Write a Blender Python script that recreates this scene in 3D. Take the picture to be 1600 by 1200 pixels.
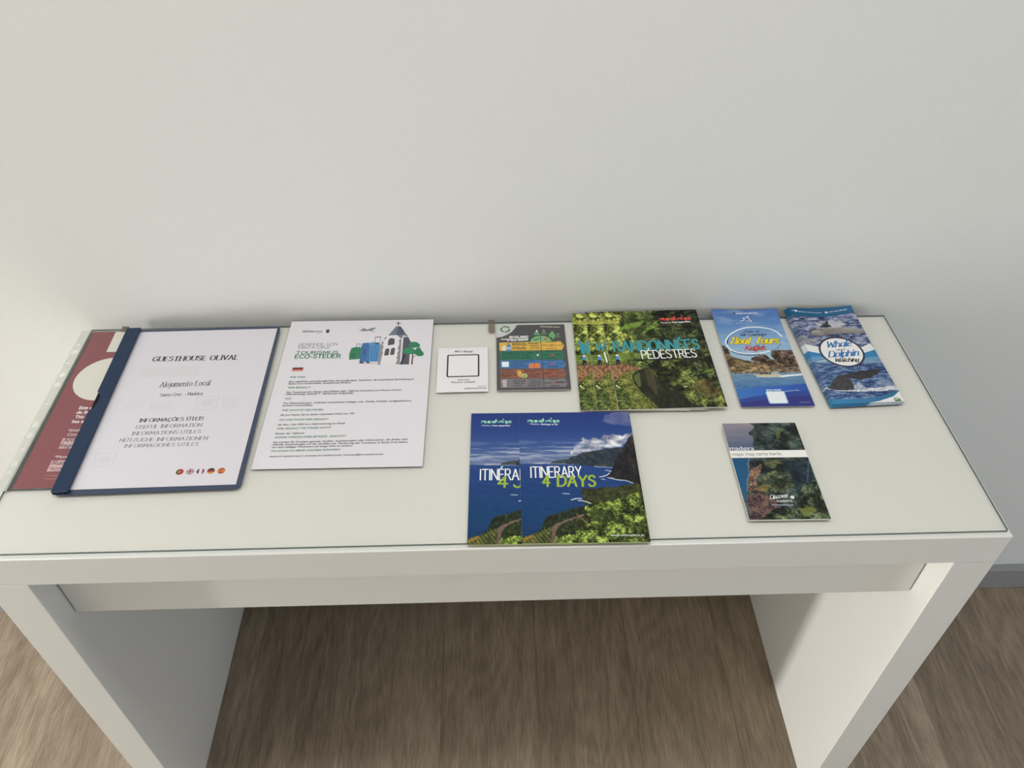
import bpy, math, random
import numpy as np
from mathutils import Vector, Matrix

# ------------------------------------------------------------------ scene, camera, light
scene = bpy.context.scene
COL = scene.collection
for o in list(bpy.data.objects):
    bpy.data.objects.remove(o)

vs = scene.view_settings
vs.view_transform = 'Standard'
vs.look = 'None'
vs.gamma = 1.0
vs.use_curve_mapping = False
vs.exposure = -0.06

cam_d = bpy.data.cameras.new('camera')
cam_d.sensor_width = 36.0
cam_d.lens = 36.0 * 1260.17 / 1600.0
cam_d.clip_start = 0.02
cam = bpy.data.objects.new('camera', cam_d)
COL.objects.link(cam)
PITCH, YAW = math.radians(43.4898), math.radians(1.5773)
cam.location = (0.6052, -0.5395, 1.5513)
cam.rotation_euler = (math.pi / 2 - PITCH, math.radians(0.065), -YAW)
scene.camera = cam

world = bpy.data.worlds.new('world')
scene.world = world
world.use_nodes = True
world.node_tree.nodes['Background'].inputs[0].default_value = (0.75, 0.87, 1.0, 1)
world.node_tree.nodes['Background'].inputs[1].default_value = 0.02


def area(name, loc, rot, sx, sy, power, colour, spread=math.pi):
    d = bpy.data.lights.new(name, 'AREA')
    d.shape = 'RECTANGLE'
    d.size, d.size_y = sx, sy
    d.energy = power
    d.color = colour
    d.spread = spread
    o = bpy.data.objects.new(name, d)
    COL.objects.link(o)
    o.location = loc
    o.rotation_euler = rot
    return o


HALF = math.pi / 2
# daylight: large window in the far left wall, then added fills: low right, narrow far left;
# added ceiling fills: a strip over the table and two to the left
area('window_daylight_left', (-6.15, -1.6, 1.5), (0, -HALF, 0), 1.4, 2.4, 42.0, (1.0, 0.91, 0.82))
area('right_low_fill', (2.95, -1.0, 0.6), (0, HALF, 0), 0.9, 1.2, 12.0, (0.64, 0.78, 1.0))  # added cool fill, fitted to lift the right side
area('sun_bounce_fill', (-6.15, -1.10, 0.42), (0, -HALF, 0), 0.80, 0.18, 300.0, (1.0, 0.975, 0.935))  # added narrow lamp standing in for sunlight bounced off the floor
area('ceiling_strip_fill', (0.8, -0.10, 2.52), (0, 0, 0), 1.7, 0.25, 5.4, (0.97, 0.985, 0.97), math.radians(100))  # added overhead fill that brightens the table top
area('ceiling_panel_fill', (-1.4, -0.7, 2.52), (0, 0, 0), 1.4, 1.4, 5.0, (0.92, 0.97, 1.0))  # added soft fill from above left
area('ceiling_spot_fill', (-0.9, -0.35, 2.52), (0, 0, 0), 0.3, 0.3, 6.6, (0.94, 1.0, 1.0), math.radians(75))  # added narrow-beam fill from above left


# ------------------------------------------------------------------ colours and materials
KP = 1.02          # printed colours: seen value of the photograph back to reflectance


def s2l(c):
    c = np.asarray(c, float) / 255.0
    return np.where(c <= 0.04045, c / 12.92, ((c + 0.055) / 1.055) ** 2.4)


def rgba(c, k=1.0):
    v = np.clip(s2l(c) * k, 0, 0.93)
    return (float(v[0]), float(v[1]), float(v[2]), 1.0)


MATS = {}


def mat(name, c=(200, 200, 200), rough=0.5, k=1.0, spec=0.5, coat=0.0):
    if name in MATS:
        return MATS[name]
    m = bpy.data.materials.new(name)
    m.use_nodes = True
    b = m.node_tree.nodes['Principled BSDF']
    b.inputs['Base Color'].default_value = rgba(c, k)
    b.inputs['Roughness'].default_value = rough
    b.inputs['Specular IOR Level'].default_value = spec
    b.inputs['Coat Weight'].default_value = coat
    MATS[name] = m
    return m


def noise_colour(m, c1, c2, scale, detail=4.0, rough=0.6, bump=0.0, k=1.0, stretch=(1, 1, 1)):
    nt = m.node_tree
    b = nt.nodes['Principled BSDF']
    tc = nt.nodes.new('ShaderNodeTexCoord')
    mp = nt.nodes.new('ShaderNodeMapping')
    mp.inputs['Scale'].default_value = stretch
    n = nt.nodes.new('ShaderNodeTexNoise')
    n.inputs['Scale'].default_value = scale
    n.inputs['Detail'].default_value = detail
    n.inputs['Roughness'].default_value = rough
    r = nt.nodes.new('ShaderNodeValToRGB')
    r.color_ramp.elements[0].position = 0.3
    r.color_ramp.elements[1].position = 0.7
    r.color_ramp.elements[0].color = rgba(c1, k)
    r.color_ramp.elements[1].color = rgba(c2, k)
    L = nt.links.new
    L(tc.outputs['Object'], mp.inputs['Vector'])
    L(mp.outputs['Vector'], n.inputs['Vector'])
    L(n.outputs['Fac'], r.inputs['Fac'])
    L(r.outputs['Color'], b.inputs['Base Color'])
    if bump:
        bp = nt.nodes.new('ShaderNodeBump')
        bp.inputs['Strength'].default_value = bump
        bp.inputs['Distance'].default_value = 0.002
        L(n.outputs['Fac'], bp.inputs['Height'])
        L(bp.outputs['Normal'], b.inputs['Normal'])
    return m


def clear_sheet(name, tint, gloss=0.06, rough=0.05, milk=0.0, milk_c=(235, 236, 232)):
    """thin clear plastic or glass: lets light straight through, reflects by Fresnel, optionally milky"""
    m = bpy.data.materials.new(name)
    m.use_nodes = True
    nt = m.node_tree
    nt.nodes.clear()
    out = nt.nodes.new('ShaderNodeOutputMaterial')
    tr = nt.nodes.new('ShaderNodeBsdfTransparent')
    tr.inputs['Color'].default_value = (*tint, 1)
    gl = nt.nodes.new('ShaderNodeBsdfGlossy')
    gl.inputs['Roughness'].default_value = rough
    lw = nt.nodes.new('ShaderNodeLayerWeight')
    lw.inputs['Blend'].default_value = 0.5
    pw = nt.nodes.new('ShaderNodeMath')
    pw.operation = 'POWER'
    pw.inputs[1].default_value = 5.0
    mu = nt.nodes.new('ShaderNodeMath')
    mu.operation = 'MULTIPLY_ADD'
    mu.inputs[1].default_value = 0.6
    mu.inputs[2].default_value = gloss
    mu.use_clamp = True
    mx = nt.nodes.new('ShaderNodeMixShader')
    L = nt.links.new
    L(lw.outputs['Facing'], pw.inputs[0])
    L(pw.outputs[0], mu.inputs[0])
    base = tr.outputs[0]
    if milk:
        df = nt.nodes.new('ShaderNodeBsdfDiffuse')
        df.inputs['Color'].default_value = rgba(milk_c)
        m2 = nt.nodes.new('ShaderNodeMixShader')
        m2.inputs[0].default_value = milk
        L(tr.outputs[0], m2.inputs[1])
        L(df.outputs[0], m2.inputs[2])
        base = m2.outputs[0]
    L(mu.outputs[0], mx.inputs[0])
    L(base, mx.inputs[1])
    L(gl.outputs[0], mx.inputs[2])
    L(mx.outputs[0], out.inputs['Surface'])
    return m


M_WALL = noise_colour(mat('wall_paint', rough=0.75, spec=0.2), (217, 218, 216), (221, 222, 220), 420, 3, bump=0.05)
M_LACQ = noise_colour(mat('white_lacquer', rough=0.32, spec=0.45), (220, 220, 216), (223, 223, 219), 3)
M_LACQ_TOP = noise_colour(mat('white_lacquer_top', rough=0.4, spec=0.3), (241, 238, 222), (243, 240, 225), 3)
M_GAP = mat('dark_gap', (70, 68, 62), 0.8)
M_GLASS = clear_sheet('clear_glass', (1.0, 0.9965, 0.986), gloss=0.030, rough=0.03)
M_GLASS_EDGE = clear_sheet('green_glass_edge', (0.80, 0.90, 0.88), gloss=0.05, rough=0.1, milk=0.80, milk_c=(44, 66, 64))
M_FILM = clear_sheet('clear_film', (0.985, 0.985, 0.988), gloss=0.014, rough=0.16)
M_SLEEVE = clear_sheet('sleeve_film', (0.985, 0.985, 0.98), gloss=0.014, rough=0.2, milk=0.02)
M_STRIP = clear_sheet('sleeve_strip', (0.92, 0.93, 0.92), gloss=0.03, rough=0.3, milk=0.42, milk_c=(222, 224, 216))
M_CLIP = clear_sheet('clip_plastic', (0.72, 0.69, 0.62), gloss=0.04, rough=0.2, milk=0.35, milk_c=(165, 152, 138))
M_PAPER = mat('white_paper', (238, 236, 240), 0.7, spec=0.25)
M_PAGES = mat('page_edges', (236, 234, 226), 0.8, spec=0.2)
M_BLUE = mat('navy_plastic', (30, 50, 78), 0.4, k=1.0, spec=0.3)
M_BLUE_DARK = mat('dark_recess', (14, 16, 22), 0.6, spec=0.2)
M_BLUE_BACK = mat('slate_blue_cover', (62, 74, 98), 0.4, k=1.0, spec=0.35)

# printed ink colours (sRGB as printed)
INK = dict(white=(238, 238, 238), ink=(42, 40, 46), black=(38, 36, 40), grey=(105, 103, 108), green=(18, 116, 84),
           lime=(154, 178, 54), teal=(60, 146, 154), navy=(26, 34, 64), yellow=(238, 214, 40), red=(192, 62, 52),
           pale=(190, 205, 225), blue=(58, 118, 172), violet=(70, 56, 104), cream=(232, 220, 180), deepgreen=(16, 40, 34),
           darkbrown=(44, 22, 20), pinkish=(220, 150, 150), maroon=(136, 63, 72), offwhite=(226, 224, 214))
PRINT_ROUGH = {}


def ink(c, gloss=0.35):
    if isinstance(c, str):
        c = INK[c]
    return mat('print_%02x%02x%02x_%d' % (*[int(v) for v in c], int(gloss * 100)), c, gloss, k=KP, spec=0.4)


def photo_mat(gloss=0.3):
    n = 'photo_print_%d' % int(gloss * 100)
    if n in MATS:
        return MATS[n]
    m = mat(n, rough=gloss, spec=0.22)
    a = m.node_tree.nodes.new('ShaderNodeAttribute')
    a.attribute_name = 'print_colour'
    m.node_tree.links.new(a.outputs['Color'], m.node_tree.nodes['Principled BSDF'].inputs['Base Color'])
    return m


# ------------------------------------------------------------------ object helpers
def empty(name, loc, rz=0.0, label=None, cat=None, group=None):
    o = bpy.data.objects.new(name, None)
    o.empty_display_size = 0.05
    COL.objects.link(o)
    o.location = loc
    o.rotation_euler = (0, 0, rz)
    tag(o, label, cat, group)
    return o


def tag(o, label=None, cat=None, group=None, kind=None):
    for k, v in (('label', label), ('category', cat), ('group', group), ('kind', kind)):
        if v:
            o[k] = v
    return o


class MB:
    """collects boxes and prisms (metres) into one mesh"""

    def __init__(s):
        s.v, s.f, s.m = [], [], []

    def box(s, x0, x1, y0, y1, z0, z1, mi=0):
        b = len(s.v)
        s.v += [(x, y, z) for z in (z0, z1) for y in (y0, y1) for x in (x0, x1)]
        for q in ((0, 2, 3, 1), (4, 5, 7, 6), (0, 1, 5, 4), (2, 6, 7, 3), (0, 4, 6, 2), (1, 3, 7, 5)):
            s.f.append([b + i for i in q])
            s.m.append(mi)
        return s

    def prism(s, pts, z0, z1, mi=0, mi_side=None):
        b, n = len(s.v), len(pts)
        s.v += [(x, y, z0) for x, y in pts] + [(x, y, z1) for x, y in pts]
        s.f += [[b + i for i in range(n)][::-1], [b + n + i for i in range(n)]]
        s.m += [mi, mi]
        for i in range(n):
            j = (i + 1) % n
            s.f.append([b + i, b + j, b + n + j, b + n + i])
            s.m.append(mi if mi_side is None else mi_side)
        return s

    def build(s, name, mats, parent=None, bevel=0.0, seg=2):
        me = bpy.data.meshes.new(name)
        me.from_pydata(s.v, [], s.f)
        for m in (mats if isinstance(mats, (list, tuple)) else [mats]):
            me.materials.append(m)
        me.polygons.foreach_set('material_index', s.m)
        me.update()
        o = bpy.data.objects.new(name, me)
        COL.objects.link(o)
        if parent:
            o.parent = parent
        if bevel:
            md = o.modifiers.new('bevel', 'BEVEL')
            md.width = bevel
            md.segments = seg
            md.limit_method = 'ANGLE'
            md.harden_normals = False
        return o


def round_rect(x0, y0, x1, y1, r, n=8, corners='1111'):
    pts = []
    for (cx, cy, a0, on) in ((x1 - r, y1 - r, 0, corners[0]), (x0 + r, y1 - r, 90, corners[1]), (x0 + r, y0 + r, 180, corners[2]), (x1 - r, y0 + r, 270, corners[3])):
        if on == '1':
            for k in range(n + 1):
                a = math.radians(a0 + 90 * k / n)
                pts.append((cx + r * math.cos(a), cy + r * math.sin(a)))
        else:
            a = math.radians(a0 + 45)
            pts.append((cx + r * (1 if math.cos(a) > 0 else -1), cy + r * (1 if math.sin(a) > 0 else -1)))
    return pts


# ------------------------------------------------------------------ text: built-in face and pen-drawn lettering
_TXT = {}


def sans_mesh(text, bold):
    key = (text, bold)
    if key in _TXT:
        return _TXT[key]
    c = bpy.data.curves.new('lettering', 'FONT')
    c.body = text
    c.size = 1.0
    c.resolution_u = 3
    c.offset = 0.026 if bold else 0.0
    o = bpy.data.objects.new('lettering', c)
    COL.objects.link(o)
    dg = bpy.context.evaluated_depsgraph_get()
    dg.update()
    me = bpy.data.meshes.new_from_object(o.evaluated_get(dg))
    v = np.array([q.co[:2] for q in me.vertices]) if len(me.vertices) else np.zeros((0, 2))
    f = [list(p.vertices) for p in me.polygons]
    bpy.data.objects.remove(o)
    bpy.data.curves.remove(c)
    bpy.data.meshes.remove(me)
    _TXT[key] = (v, f)
    return v, f


GLYPH = {
    'A': (.74, '0,0 .37,1 .74,0|.13,.36 .61,.36'), 'B': (.62, '0,0 0,1|~0,1 .45,.98 .52,.77 .4,.55 0,.53|~0,.53 .5,.5 .62,.28 .48,.04 0,0'),
    'C': (.7, '~.66,.82 .5,.98 .3,1 .08,.8 0,.5 .08,.2 .3,0 .5,.02 .7,.18'), 'D': (.7, '0,0 0,1|~0,1 .4,.97 .66,.75 .7,.5 .66,.25 .4,.03 0,0'),
    'E': (.56, '.54,1 0,1 0,0 .56,0|0,.52 .45,.52'), 'F': (.54, '.54,1 0,1 0,0|0,.52 .44,.52'),
    'G': (.74, '~.68,.84 .52,.98 .32,1 .08,.8 0,.5 .08,.2 .32,0 .55,.03 .72,.16|.72,.12 .72,.45 .45,.45'),
    'H': (.72, '0,0 0,1|.72,0 .72,1|0,.52 .72,.52'), 'I': (.06, '.03,0 .03,1'), 'J': (.42, '.4,1 .4,.28|~.4,.28 .36,.08 .2,0 .06,.06 0,.2'),
    'K': (.64, '0,0 0,1|.62,1 0,.42|.2,.58 .64,0'), 'L': (.54, '0,1 0,0 .54,0'), 'M': (.86, '0,0 .06,1 .43,.25 .8,1 .86,0'),
    'N': (.72, '0,0 0,1 .72,0 .72,1'), 'O': (.8, '~0,.5 .08,.84 .4,1 .72,.84 .8,.5 .72,.16 .4,0 .08,.16 0,.5'),
    'P': (.58, '0,0 0,1|~0,1 .45,.98 .58,.74 .45,.5 0,.47'), 'R': (.64, '0,0 0,1|~0,1 .45,.98 .56,.75 .44,.53 0,.5|.3,.5 .64,0'),
    'S': (.56, '~.52,.84 .4,.98 .2,1 .04,.86 .06,.66 .3,.53 .52,.38 .54,.16 .36,.01 .15,.02 0,.16'), 'T': (.68, '0,1 .68,1|.34,1 .34,0'),
    'U': (.7, '0,1 0,.35|~0,.35 .06,.1 .35,0 .64,.1 .7,.35|.7,.35 .7,1'), 'V': (.7, '0,1 .35,0 .7,1'), 'W': (1.0, '0,1 .24,0 .5,.8 .76,0 1,1'),
    'Y': (.68, '0,1 .34,.48 .68,1|.34,.48 .34,0'), 'Z': (.62, '.02,1 .6,1 0,0 .62,0'),
    '4': (.6, '.42,0 .42,1 0,.32 .6,.32'), '9': (.5, '~.48,.7 .38,.5 .12,.5 0,.72 .12,.97 .38,.97 .48,.75 .46,.4 .36,0'),
    '0': (.5, '~0,.5 .06,.86 .25,1 .44,.86 .5,.5 .44,.14 .25,0 .06,.14 0,.5'), '5': (.5, '.46,1 .08,1 .04,.55|~.04,.55 .25,.64 .46,.5 .46,.18 .25,0 0,.1'),
    'a': (.48, '~.46,.6 .3,.68 .08,.6 0,.34 .08,.06 .28,.02 .46,.25|.47,.66 .47,.12|~.47,.12 .5,.02 .58,.06'),
    'b': (.48, '0,1 0,0|~0,.5 .2,.68 .42,.6 .48,.34 .4,.06 .2,0 0,.12'), 'c': (.42, '~.42,.54 .28,.68 .08,.6 0,.34 .08,.06 .26,0 .44,.14'),
    'd': (.5, '~.47,.55 .3,.68 .08,.6 0,.34 .08,.06 .28,.0 .46,.18|.48,1 .48,0'), 'e': (.46, '~.02,.36 .3,.38 .44,.48 .36,.66 .16,.66 .02,.44 .04,.14 .22,0 .46,.14'),
    'f': (.36, '~.4,.92 .3,1 .18,.9 .16,.6 .16,0|0,.64 .34,.64'), 'g': (.48, '~.46,.6 .3,.68 .08,.6 0,.34 .08,.08 .28,.04 .46,.25|.47,.66 .46,-.1|~.46,-.1 .36,-.3 .15,-.3 .02,-.18'),
    'h': (.5, '0,0 0,1|~0,.4 .2,.66 .42,.62 .48,.42|.48,.42 .48,0'), 'i': (.08, '.04,.66 .04,0|.04,.88 .04,.93'), 'j': (.12, '.12,.66 .12,-.12|~.12,-.12 .05,-.28 -.1,-.26|.12,.88 .12,.93'),
    'k': (.46, '0,0 0,1|.42,.66 0,.28|.14,.4 .46,0'), 'l': (.08, '.04,1 .04,0'), 'm': (.8, '0,0 0,.66|~0,.4 .16,.66 .34,.64 .4,.42|.4,.42 .4,0|~.4,.4 .56,.66 .74,.64 .8,.42|.8,.42 .8,0'),
    'n': (.48, '0,0 0,.66|~0,.4 .2,.66 .42,.62 .48,.42|.48,.42 .48,0'), 'o': (.5, '~0,.34 .06,.58 .25,.68 .44,.58 .5,.34 .44,.1 .25,0 .06,.1 0,.34'),
    'p': (.48, '0,.66 0,-.3|~0,.5 .2,.68 .42,.6 .48,.34 .4,.06 .2,0 0,.12'), 'r': (.32, '0,0 0,.66|~0,.38 .12,.62 .34,.64'),
    's': (.4, '~.36,.58 .22,.68 .06,.6 .08,.42 .3,.3 .38,.14 .22,0 0,.1'), 't': (.34, '.14,.94 .14,.14|~.14,.14 .2,0 .34,.06|0,.66 .32,.66'),
    'u': (.48, '0,.66 0,.24|~0,.24 .08,.02 .28,.02 .47,.25|.47,.66 .47,0'), 'w': (.66, '~0,.66 .04,.16 .18,.0 .33,.3 .36,.5|~.33,.3 .38,.04 .54,.02 .66,.4 .62,.66'),
    'v': (.46, '0,.66 .23,0 .46,.66'), 'x': (.46, '0,.66 .46,0|.46,.66 0,0'),
    'y': (.48, '0,.66 0,.26|~0,.26 .1,.04 .28,.06 .47,.28|.47,.66 .46,-.1|~.46,-.1 .36,-.3 .15,-.3 .02,-.18'), 'z': (.42, '.02,.64 .4,.64 0,0 .42,0'),
    '–': (.5, '0,.34 .5,.34'), '-': (.3, '0,.36 .3,.36'), ' ': (.3, ''),
}
ACCENT = {'É': ('E', '.2,1.12 .38,1.28'), 'Ç': ('C', '.36,0 .42,-.14 .3,-.24'), 'Õ': ('O', '~.2,1.14 .32,1.22 .46,1.15 .6,1.23'), 'Ú': ('U', '.3,1.12 .46,1.28'),
          'Ü': ('U', '.2,1.16 .2,1.2|.5,1.16 .5,1.2'), 'ã': ('a', '~.06,.82 .18,.9 .3,.83 .44,.91'), 'ç': ('c', '.24,0 .3,-.12 .2,-.2'), 'Ã': ('A', '~.17,1.14 .3,1.22 .44,1.15 .57,1.23')}


def catmull(P, n=6):
    P = np.asarray(P, float)
    Q = np.vstack([2 * P[0] - P[1], P, 2 * P[-1] - P[-2]])
    out = []
    for i in range(1, len(Q) - 2):
        a, b, c, d = Q[i - 1:i + 3]
        for k in range(n):
            t = k / n
            out.append(0.5 * (2 * b + (c - a) * t + (2 * a - 5 * b + 4 * c - d) * t * t + (3 * b - a - 3 * c + d) * t ** 3))
    out.append(P[-1])
    return np.array(out)


def glyph_strokes(ch):
    if ch in ACCENT:
        b, extra = ACCENT[ch]
        adv, s = GLYPH[b]
        s = s + '|' + extra
    else:
        adv, s = GLYPH[ch]
    out = []
    for st in s.split('|'):
        if not st:
            continue
        sm = st[0] == '~'
        pts = np.array([[float(q) for q in p.split(',')] for p in st.lstrip('~').split()])
        out.append(catmull(pts) if sm and len(pts) > 2 else pts)
    return adv, out


PEN = {  # thick, thin (fractions of the cap height), slant, serif, letter gap
    'hand': (.098, .098, .0, 0, .19), 'marker': (.175, .15, .04, 0, .22), 'serif': (.125, .062, .0, 1, .21), 'serifbold': (.205, .095, .0, 1, .24), 'grot': (.125, .115, .0, 0, .2), 'grotbold': (.215, .18, .0, 0, .26), 'block': (.25, .20, .0, 0, .3),
    'script': (.13, .06, .5, 0, .15), 'scriptbold': (.19, .075, .5, 0, .17),
}


def stroke_quads(pts, wfun, joints=True):
    """closed quads of a pen stroke: list of small polygons"""
    out = []
    pts = np.asarray(pts, float)
    for i in range(len(pts) - 1):
        a, b = pts[i], pts[i + 1]
        d = b - a
        l = math.hypot(*d)
        if l < 1e-9:
            continue
        d = d / l
        w = wfun(d) / 2
        n = np.array([-d[1], d[0]]) * w
        out.append([a + n, a - n, b - n, b + n])
        if joints:
            for p in ((a, b) if i == 0 else (b,)):
                out.append([p + w * np.array([math.cos(t), math.sin(t)]) for t in np.arange(8) * math.pi / 4 + 0.39])
    return out


def pen_text(text, style, w, h):
    thick, thin, slant, serif, gap = PEN[style]
    x = 0.0
    strokes = []
    prev = ' '
    for ch in text:
        adv, st = glyph_strokes(ch)
        for s in st:
            strokes.append(s + np.array([x, 0]))
        if slant > .3 and prev.isalpha() and ch.islower():   # joined-up lettering
            px_ = x - gap
            if prev in 'orvwbOT':
                strokes.append(catmull([(px_ - .05, .58), (px_ + gap * .5, .50), (x + .05, .57)], 4))
            else:
                strokes.append(catmull([(px_ - .06, .10), (px_ + .02, .0), (px_ + gap * .6, .10), (x + .02, .30)], 5))
        prev = ch
        x += adv + gap
    total = x - gap
    kx = w / total
    polys = []
    rng = random.Random(hash(text) % 1000 if False else len(text))
    for s in strokes:
        q = s * np.array([kx, h])
        q[:, 0] += slant * q[:, 1]
        polys += stroke_quads(q, lambda d: h * math.hypot(thick * d[1], thin * d[0]))
        if serif:
            for e, nb in ((0, 1), (-1, -2)):
                yy = s[e][1]
                dy = abs(s[nb][1] - s[e][1])
                dx = abs(s[nb][0] - s[e][0])
                if dy > 0.8 * dx and (abs(yy) < .02 or abs(yy - 1) < .02 or abs(yy - .66) < .02) and dy > .2:
                    c = q[e]
                    hw, ht = h * (thick * .5 + .10), h * thin * .5
                    oy = ht if yy < .02 else -ht
                    polys.append([np.array([c[0] - hw, c[1] + oy - ht]), np.array([c[0] + hw, c[1] + oy - ht]), np.array([c[0] + hw, c[1] + oy + ht]), np.array([c[0] - hw, c[1] + oy + ht])])
    return polys


# ------------------------------------------------------------------ printed sheets
LAYER = 0.03      # mm between ink layers


class Sheet:
    """a printed sheet, drawn in millimetres from its lower left corner; one mesh"""

    def __init__(s, w, h, bend=None, gloss=0.35):
        s.w, s.h, s.bend, s.gloss = w, h, bend, gloss
        s.V, s.F, s.M = [], [], []
        s.n = 0
        s.mats = []
        s.boxes = []
        s.colours = None
        s.ncol = 0

    def mi(s, m):
        if m not in s.mats:
            s.mats.append(m)
        return s.mats.index(m)

    def add(s, v3, faces, m):
        v3 = np.asarray(v3, float)
        if s.bend is not None:
            v3[:, 2] += s.bend(v3[:, 0], v3[:, 1])
        b = s.n
        s.V.append(v3)
        s.n += len(v3)
        k = s.mi(m)
        for f in faces:
            s.F.append([b + i for i in f])
            s.M.append(k)

    def slab(s, m, t=0.25, inset=0.0, nx=10, ny=16, z=-0.04):
        """the sheet itself with its cut edges"""
        if s.bend is not None:
            nx, ny = 49, 81
        xs = np.linspace(inset, s.w - inset, nx)
        ys = np.linspace(inset, s.h - inset, ny)
        X, Y = np.meshgrid(xs, ys)
        top = np.stack([X.ravel(), Y.ravel(), np.full(X.size, z)], 1)
        bot = top - np.array([0, 0, t])
        N = nx * ny
        F = []
        for j in range(ny - 1):
            for i in range(nx - 1):
                a = j * nx + i
                F.append([a, a + 1, a + 1 + nx, a + nx])
                F.append([N + a, N + a + nx, N + a + 1 + nx, N + a + 1])
        ring = [i for i in range(nx)] + [j * nx + nx - 1 for j in range(1, ny)] + [(ny - 1) * nx + i for i in range(nx - 2, -1, -1)] + [j * nx for j in range(ny - 2, 0, -1)]
        for a, b in zip(ring, ring[1:] + ring[:1]):
            F.append([b, a, N + a, N + b])
        s.add(np.vstack([top, bot]), F, m)

    def photo(s, painter, pitch=0.42):
        nx, ny = int(s.w / pitch) + 1, int(s.h / pitch) + 1
        X, Y = np.meshgrid(np.linspace(0, s.w, nx), np.linspace(0, s.h, ny))
        rgb = painter(X, Y)
        a = (np.arange(ny - 1)[:, None] * nx + np.arange(nx - 1)[None]).ravel()
        F = np.stack([a, a + 1, a + 1 + nx, a + nx], 1)
        s.ncol0 = s.n
        g = rgb.mean(-1, keepdims=True)
        rgb = g + (rgb - g) * 0.94
        s.colours = np.clip(s2l(np.clip(rgb, 0, 255)) * 0.95 - .004, .004, .93).reshape(-1, 3)
        s.add(np.stack([X.ravel(), Y.ravel(), np.zeros(X.size)], 1), F.tolist(), photo_mat(s.gloss))

    def z_over(s, pts):
        """height for a new ink patch: one layer above everything it overlaps"""
        p = np.asarray(pts, float)
        x0, y0, x1, y1 = p[:, 0].min(), p[:, 1].min(), p[:, 0].max(), p[:, 1].max()
        k = 1 + max([b[4] for b in s.boxes if b[0] < x1 and b[2] > x0 and b[1] < y1 and b[3] > y0], default=0)
        s.boxes.append((x0, y0, x1, y1, k))
        return LAYER * k

    def poly(s, flat, c):
        p = np.asarray(flat, float).reshape(-1, 2)
        p = np.clip(p, (0, 0), (s.w, s.h))
        ar = np.sum(p[:, 0] * np.roll(p[:, 1], -1) - p[:, 1] * np.roll(p[:, 0], -1))
        if ar < 0:
            p = p[::-1]
        s.add(np.column_stack([p, np.full(len(p), s.z_over(p))]), [list(range(len(p)))], ink(c, s.gloss))

    def polys(s, P, c):
        if not P:
            return
        V, F, b = [], [], 0
        z0 = s.z_over([q for p in P for q in p])
        for i, p in enumerate(P):
            zz = z0 + (i * 5 % 16) * 0.0017
            V += [(q[0], q[1], zz) for q in p]
            F.append(list(range(b, b + len(p))))
            b += len(p)
        if V:
            s.add(V, F, ink(c, s.gloss))

    def line(s, flat, width, c, closed=False, smooth=False):
        p = np.asarray(flat, float).reshape(-1, 2)
        if closed:
            p = np.vstack([p, p[:1]])
        if smooth:
            p = catmull(p, 8)
        s.polys(stroke_quads(p, lambda d: width), c)

    def ellipse(s, cx, cy, rx, ry, c, n=40, rot=0.0, a0=0.0, a1=2 * math.pi):
        t = np.linspace(a0, a1, n, endpoint=a1 - a0 < 6.28)
        x, y = rx * np.cos(t), ry * np.sin(t)
        s.poly(np.column_stack([cx + x * math.cos(rot) - y * math.sin(rot), cy + x * math.sin(rot) + y * math.cos(rot)]).ravel(), c)

    def text(s, t, u0, v0, u1, v1, h, style, c, grow=0.0):
        w, ang = math.hypot(u1 - u0, v1 - v0), math.atan2(v1 - v0, u1 - u0)
        R = np.array([[math.cos(ang), -math.sin(ang)], [math.sin(ang), math.cos(ang)]])
        O = np.array([u0, v0])
        if style in ('sans', 'bold', 'thin'):
            v, f = sans_mesh(t, style == 'bold')
            if not len(v):
                return
            v = v.copy()
            x0, x1 = v[:, 0].min(), v[:, 0].max()
            v[:, 0] = (v[:, 0] - x0) * w / (x1 - x0)
            v[:, 1] *= h / CAPH
            v = v @ R.T + O
            s.add(np.column_stack([v, np.full(len(v), s.z_over(v))]), f, ink(c, s.gloss))
        else:
            P = pen_text(t, style, w, h)
            if grow:
                P2 = []
                for p in P:
                    m = np.mean(p, 0)
                    P2.append([q + (q - m) / (np.linalg.norm(q - m) + 1e-9) * grow for q in p])
                P = P2
            s.polys([[R @ q + O for q in p] for p in P], c)

    def build(s, name, parent, z0=0.0, loc=(0, 0), rz=0.0):
        V = np.vstack(s.V) * 0.001
        V[:, 2] += z0
        me = bpy.data.meshes.new(name)
        me.from_pydata(V.tolist(), [], s.F)
        for m in s.mats:
            me.materials.append(m)
        me.polygons.foreach_set('material_index', np.asarray(s.M, np.int32))
        if s.colours is not None:
            at = me.attributes.new('print_colour', 'FLOAT_COLOR', 'POINT')
            buf = np.ones((s.n, 4), np.float32)
            buf[s.ncol0:s.ncol0 + len(s.colours), :3] = s.colours
            at.data.foreach_set('color', buf.ravel())
        me.update()
        o = bpy.data.objects.new(name, me)
        COL.objects.link(o)
        o.parent = parent
        o.location = (loc[0], loc[1], 0)
        o.rotation_euler = (0, 0, rz)
        return o


CAPH = 0.7
_v, _f = sans_mesh('H', False)
CAPH = float(_v[:, 1].max())

# ------------------------------------------------------------------ painting printed photographs
_RT = np.random.RandomState(7).rand(256, 256)


def vnoise(x, y, seed=0):
    x = x + seed * 17.37
    y = y + seed * 9.71
    xi, yi = np.floor(x).astype(int), np.floor(y).astype(int)
    fx, fy = x - xi, y - yi
    fx, fy = fx * fx * (3 - 2 * fx), fy * fy * (3 - 2 * fy)
    g = lambda i, j: _RT[(xi + i) & 255, (yi + j) & 255]
    return (g(0, 0) * (1 - fx) + g(1, 0) * fx) * (1 - fy) + (g(0, 1) * (1 - fx) + g(1, 1) * fx) * fy


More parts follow.
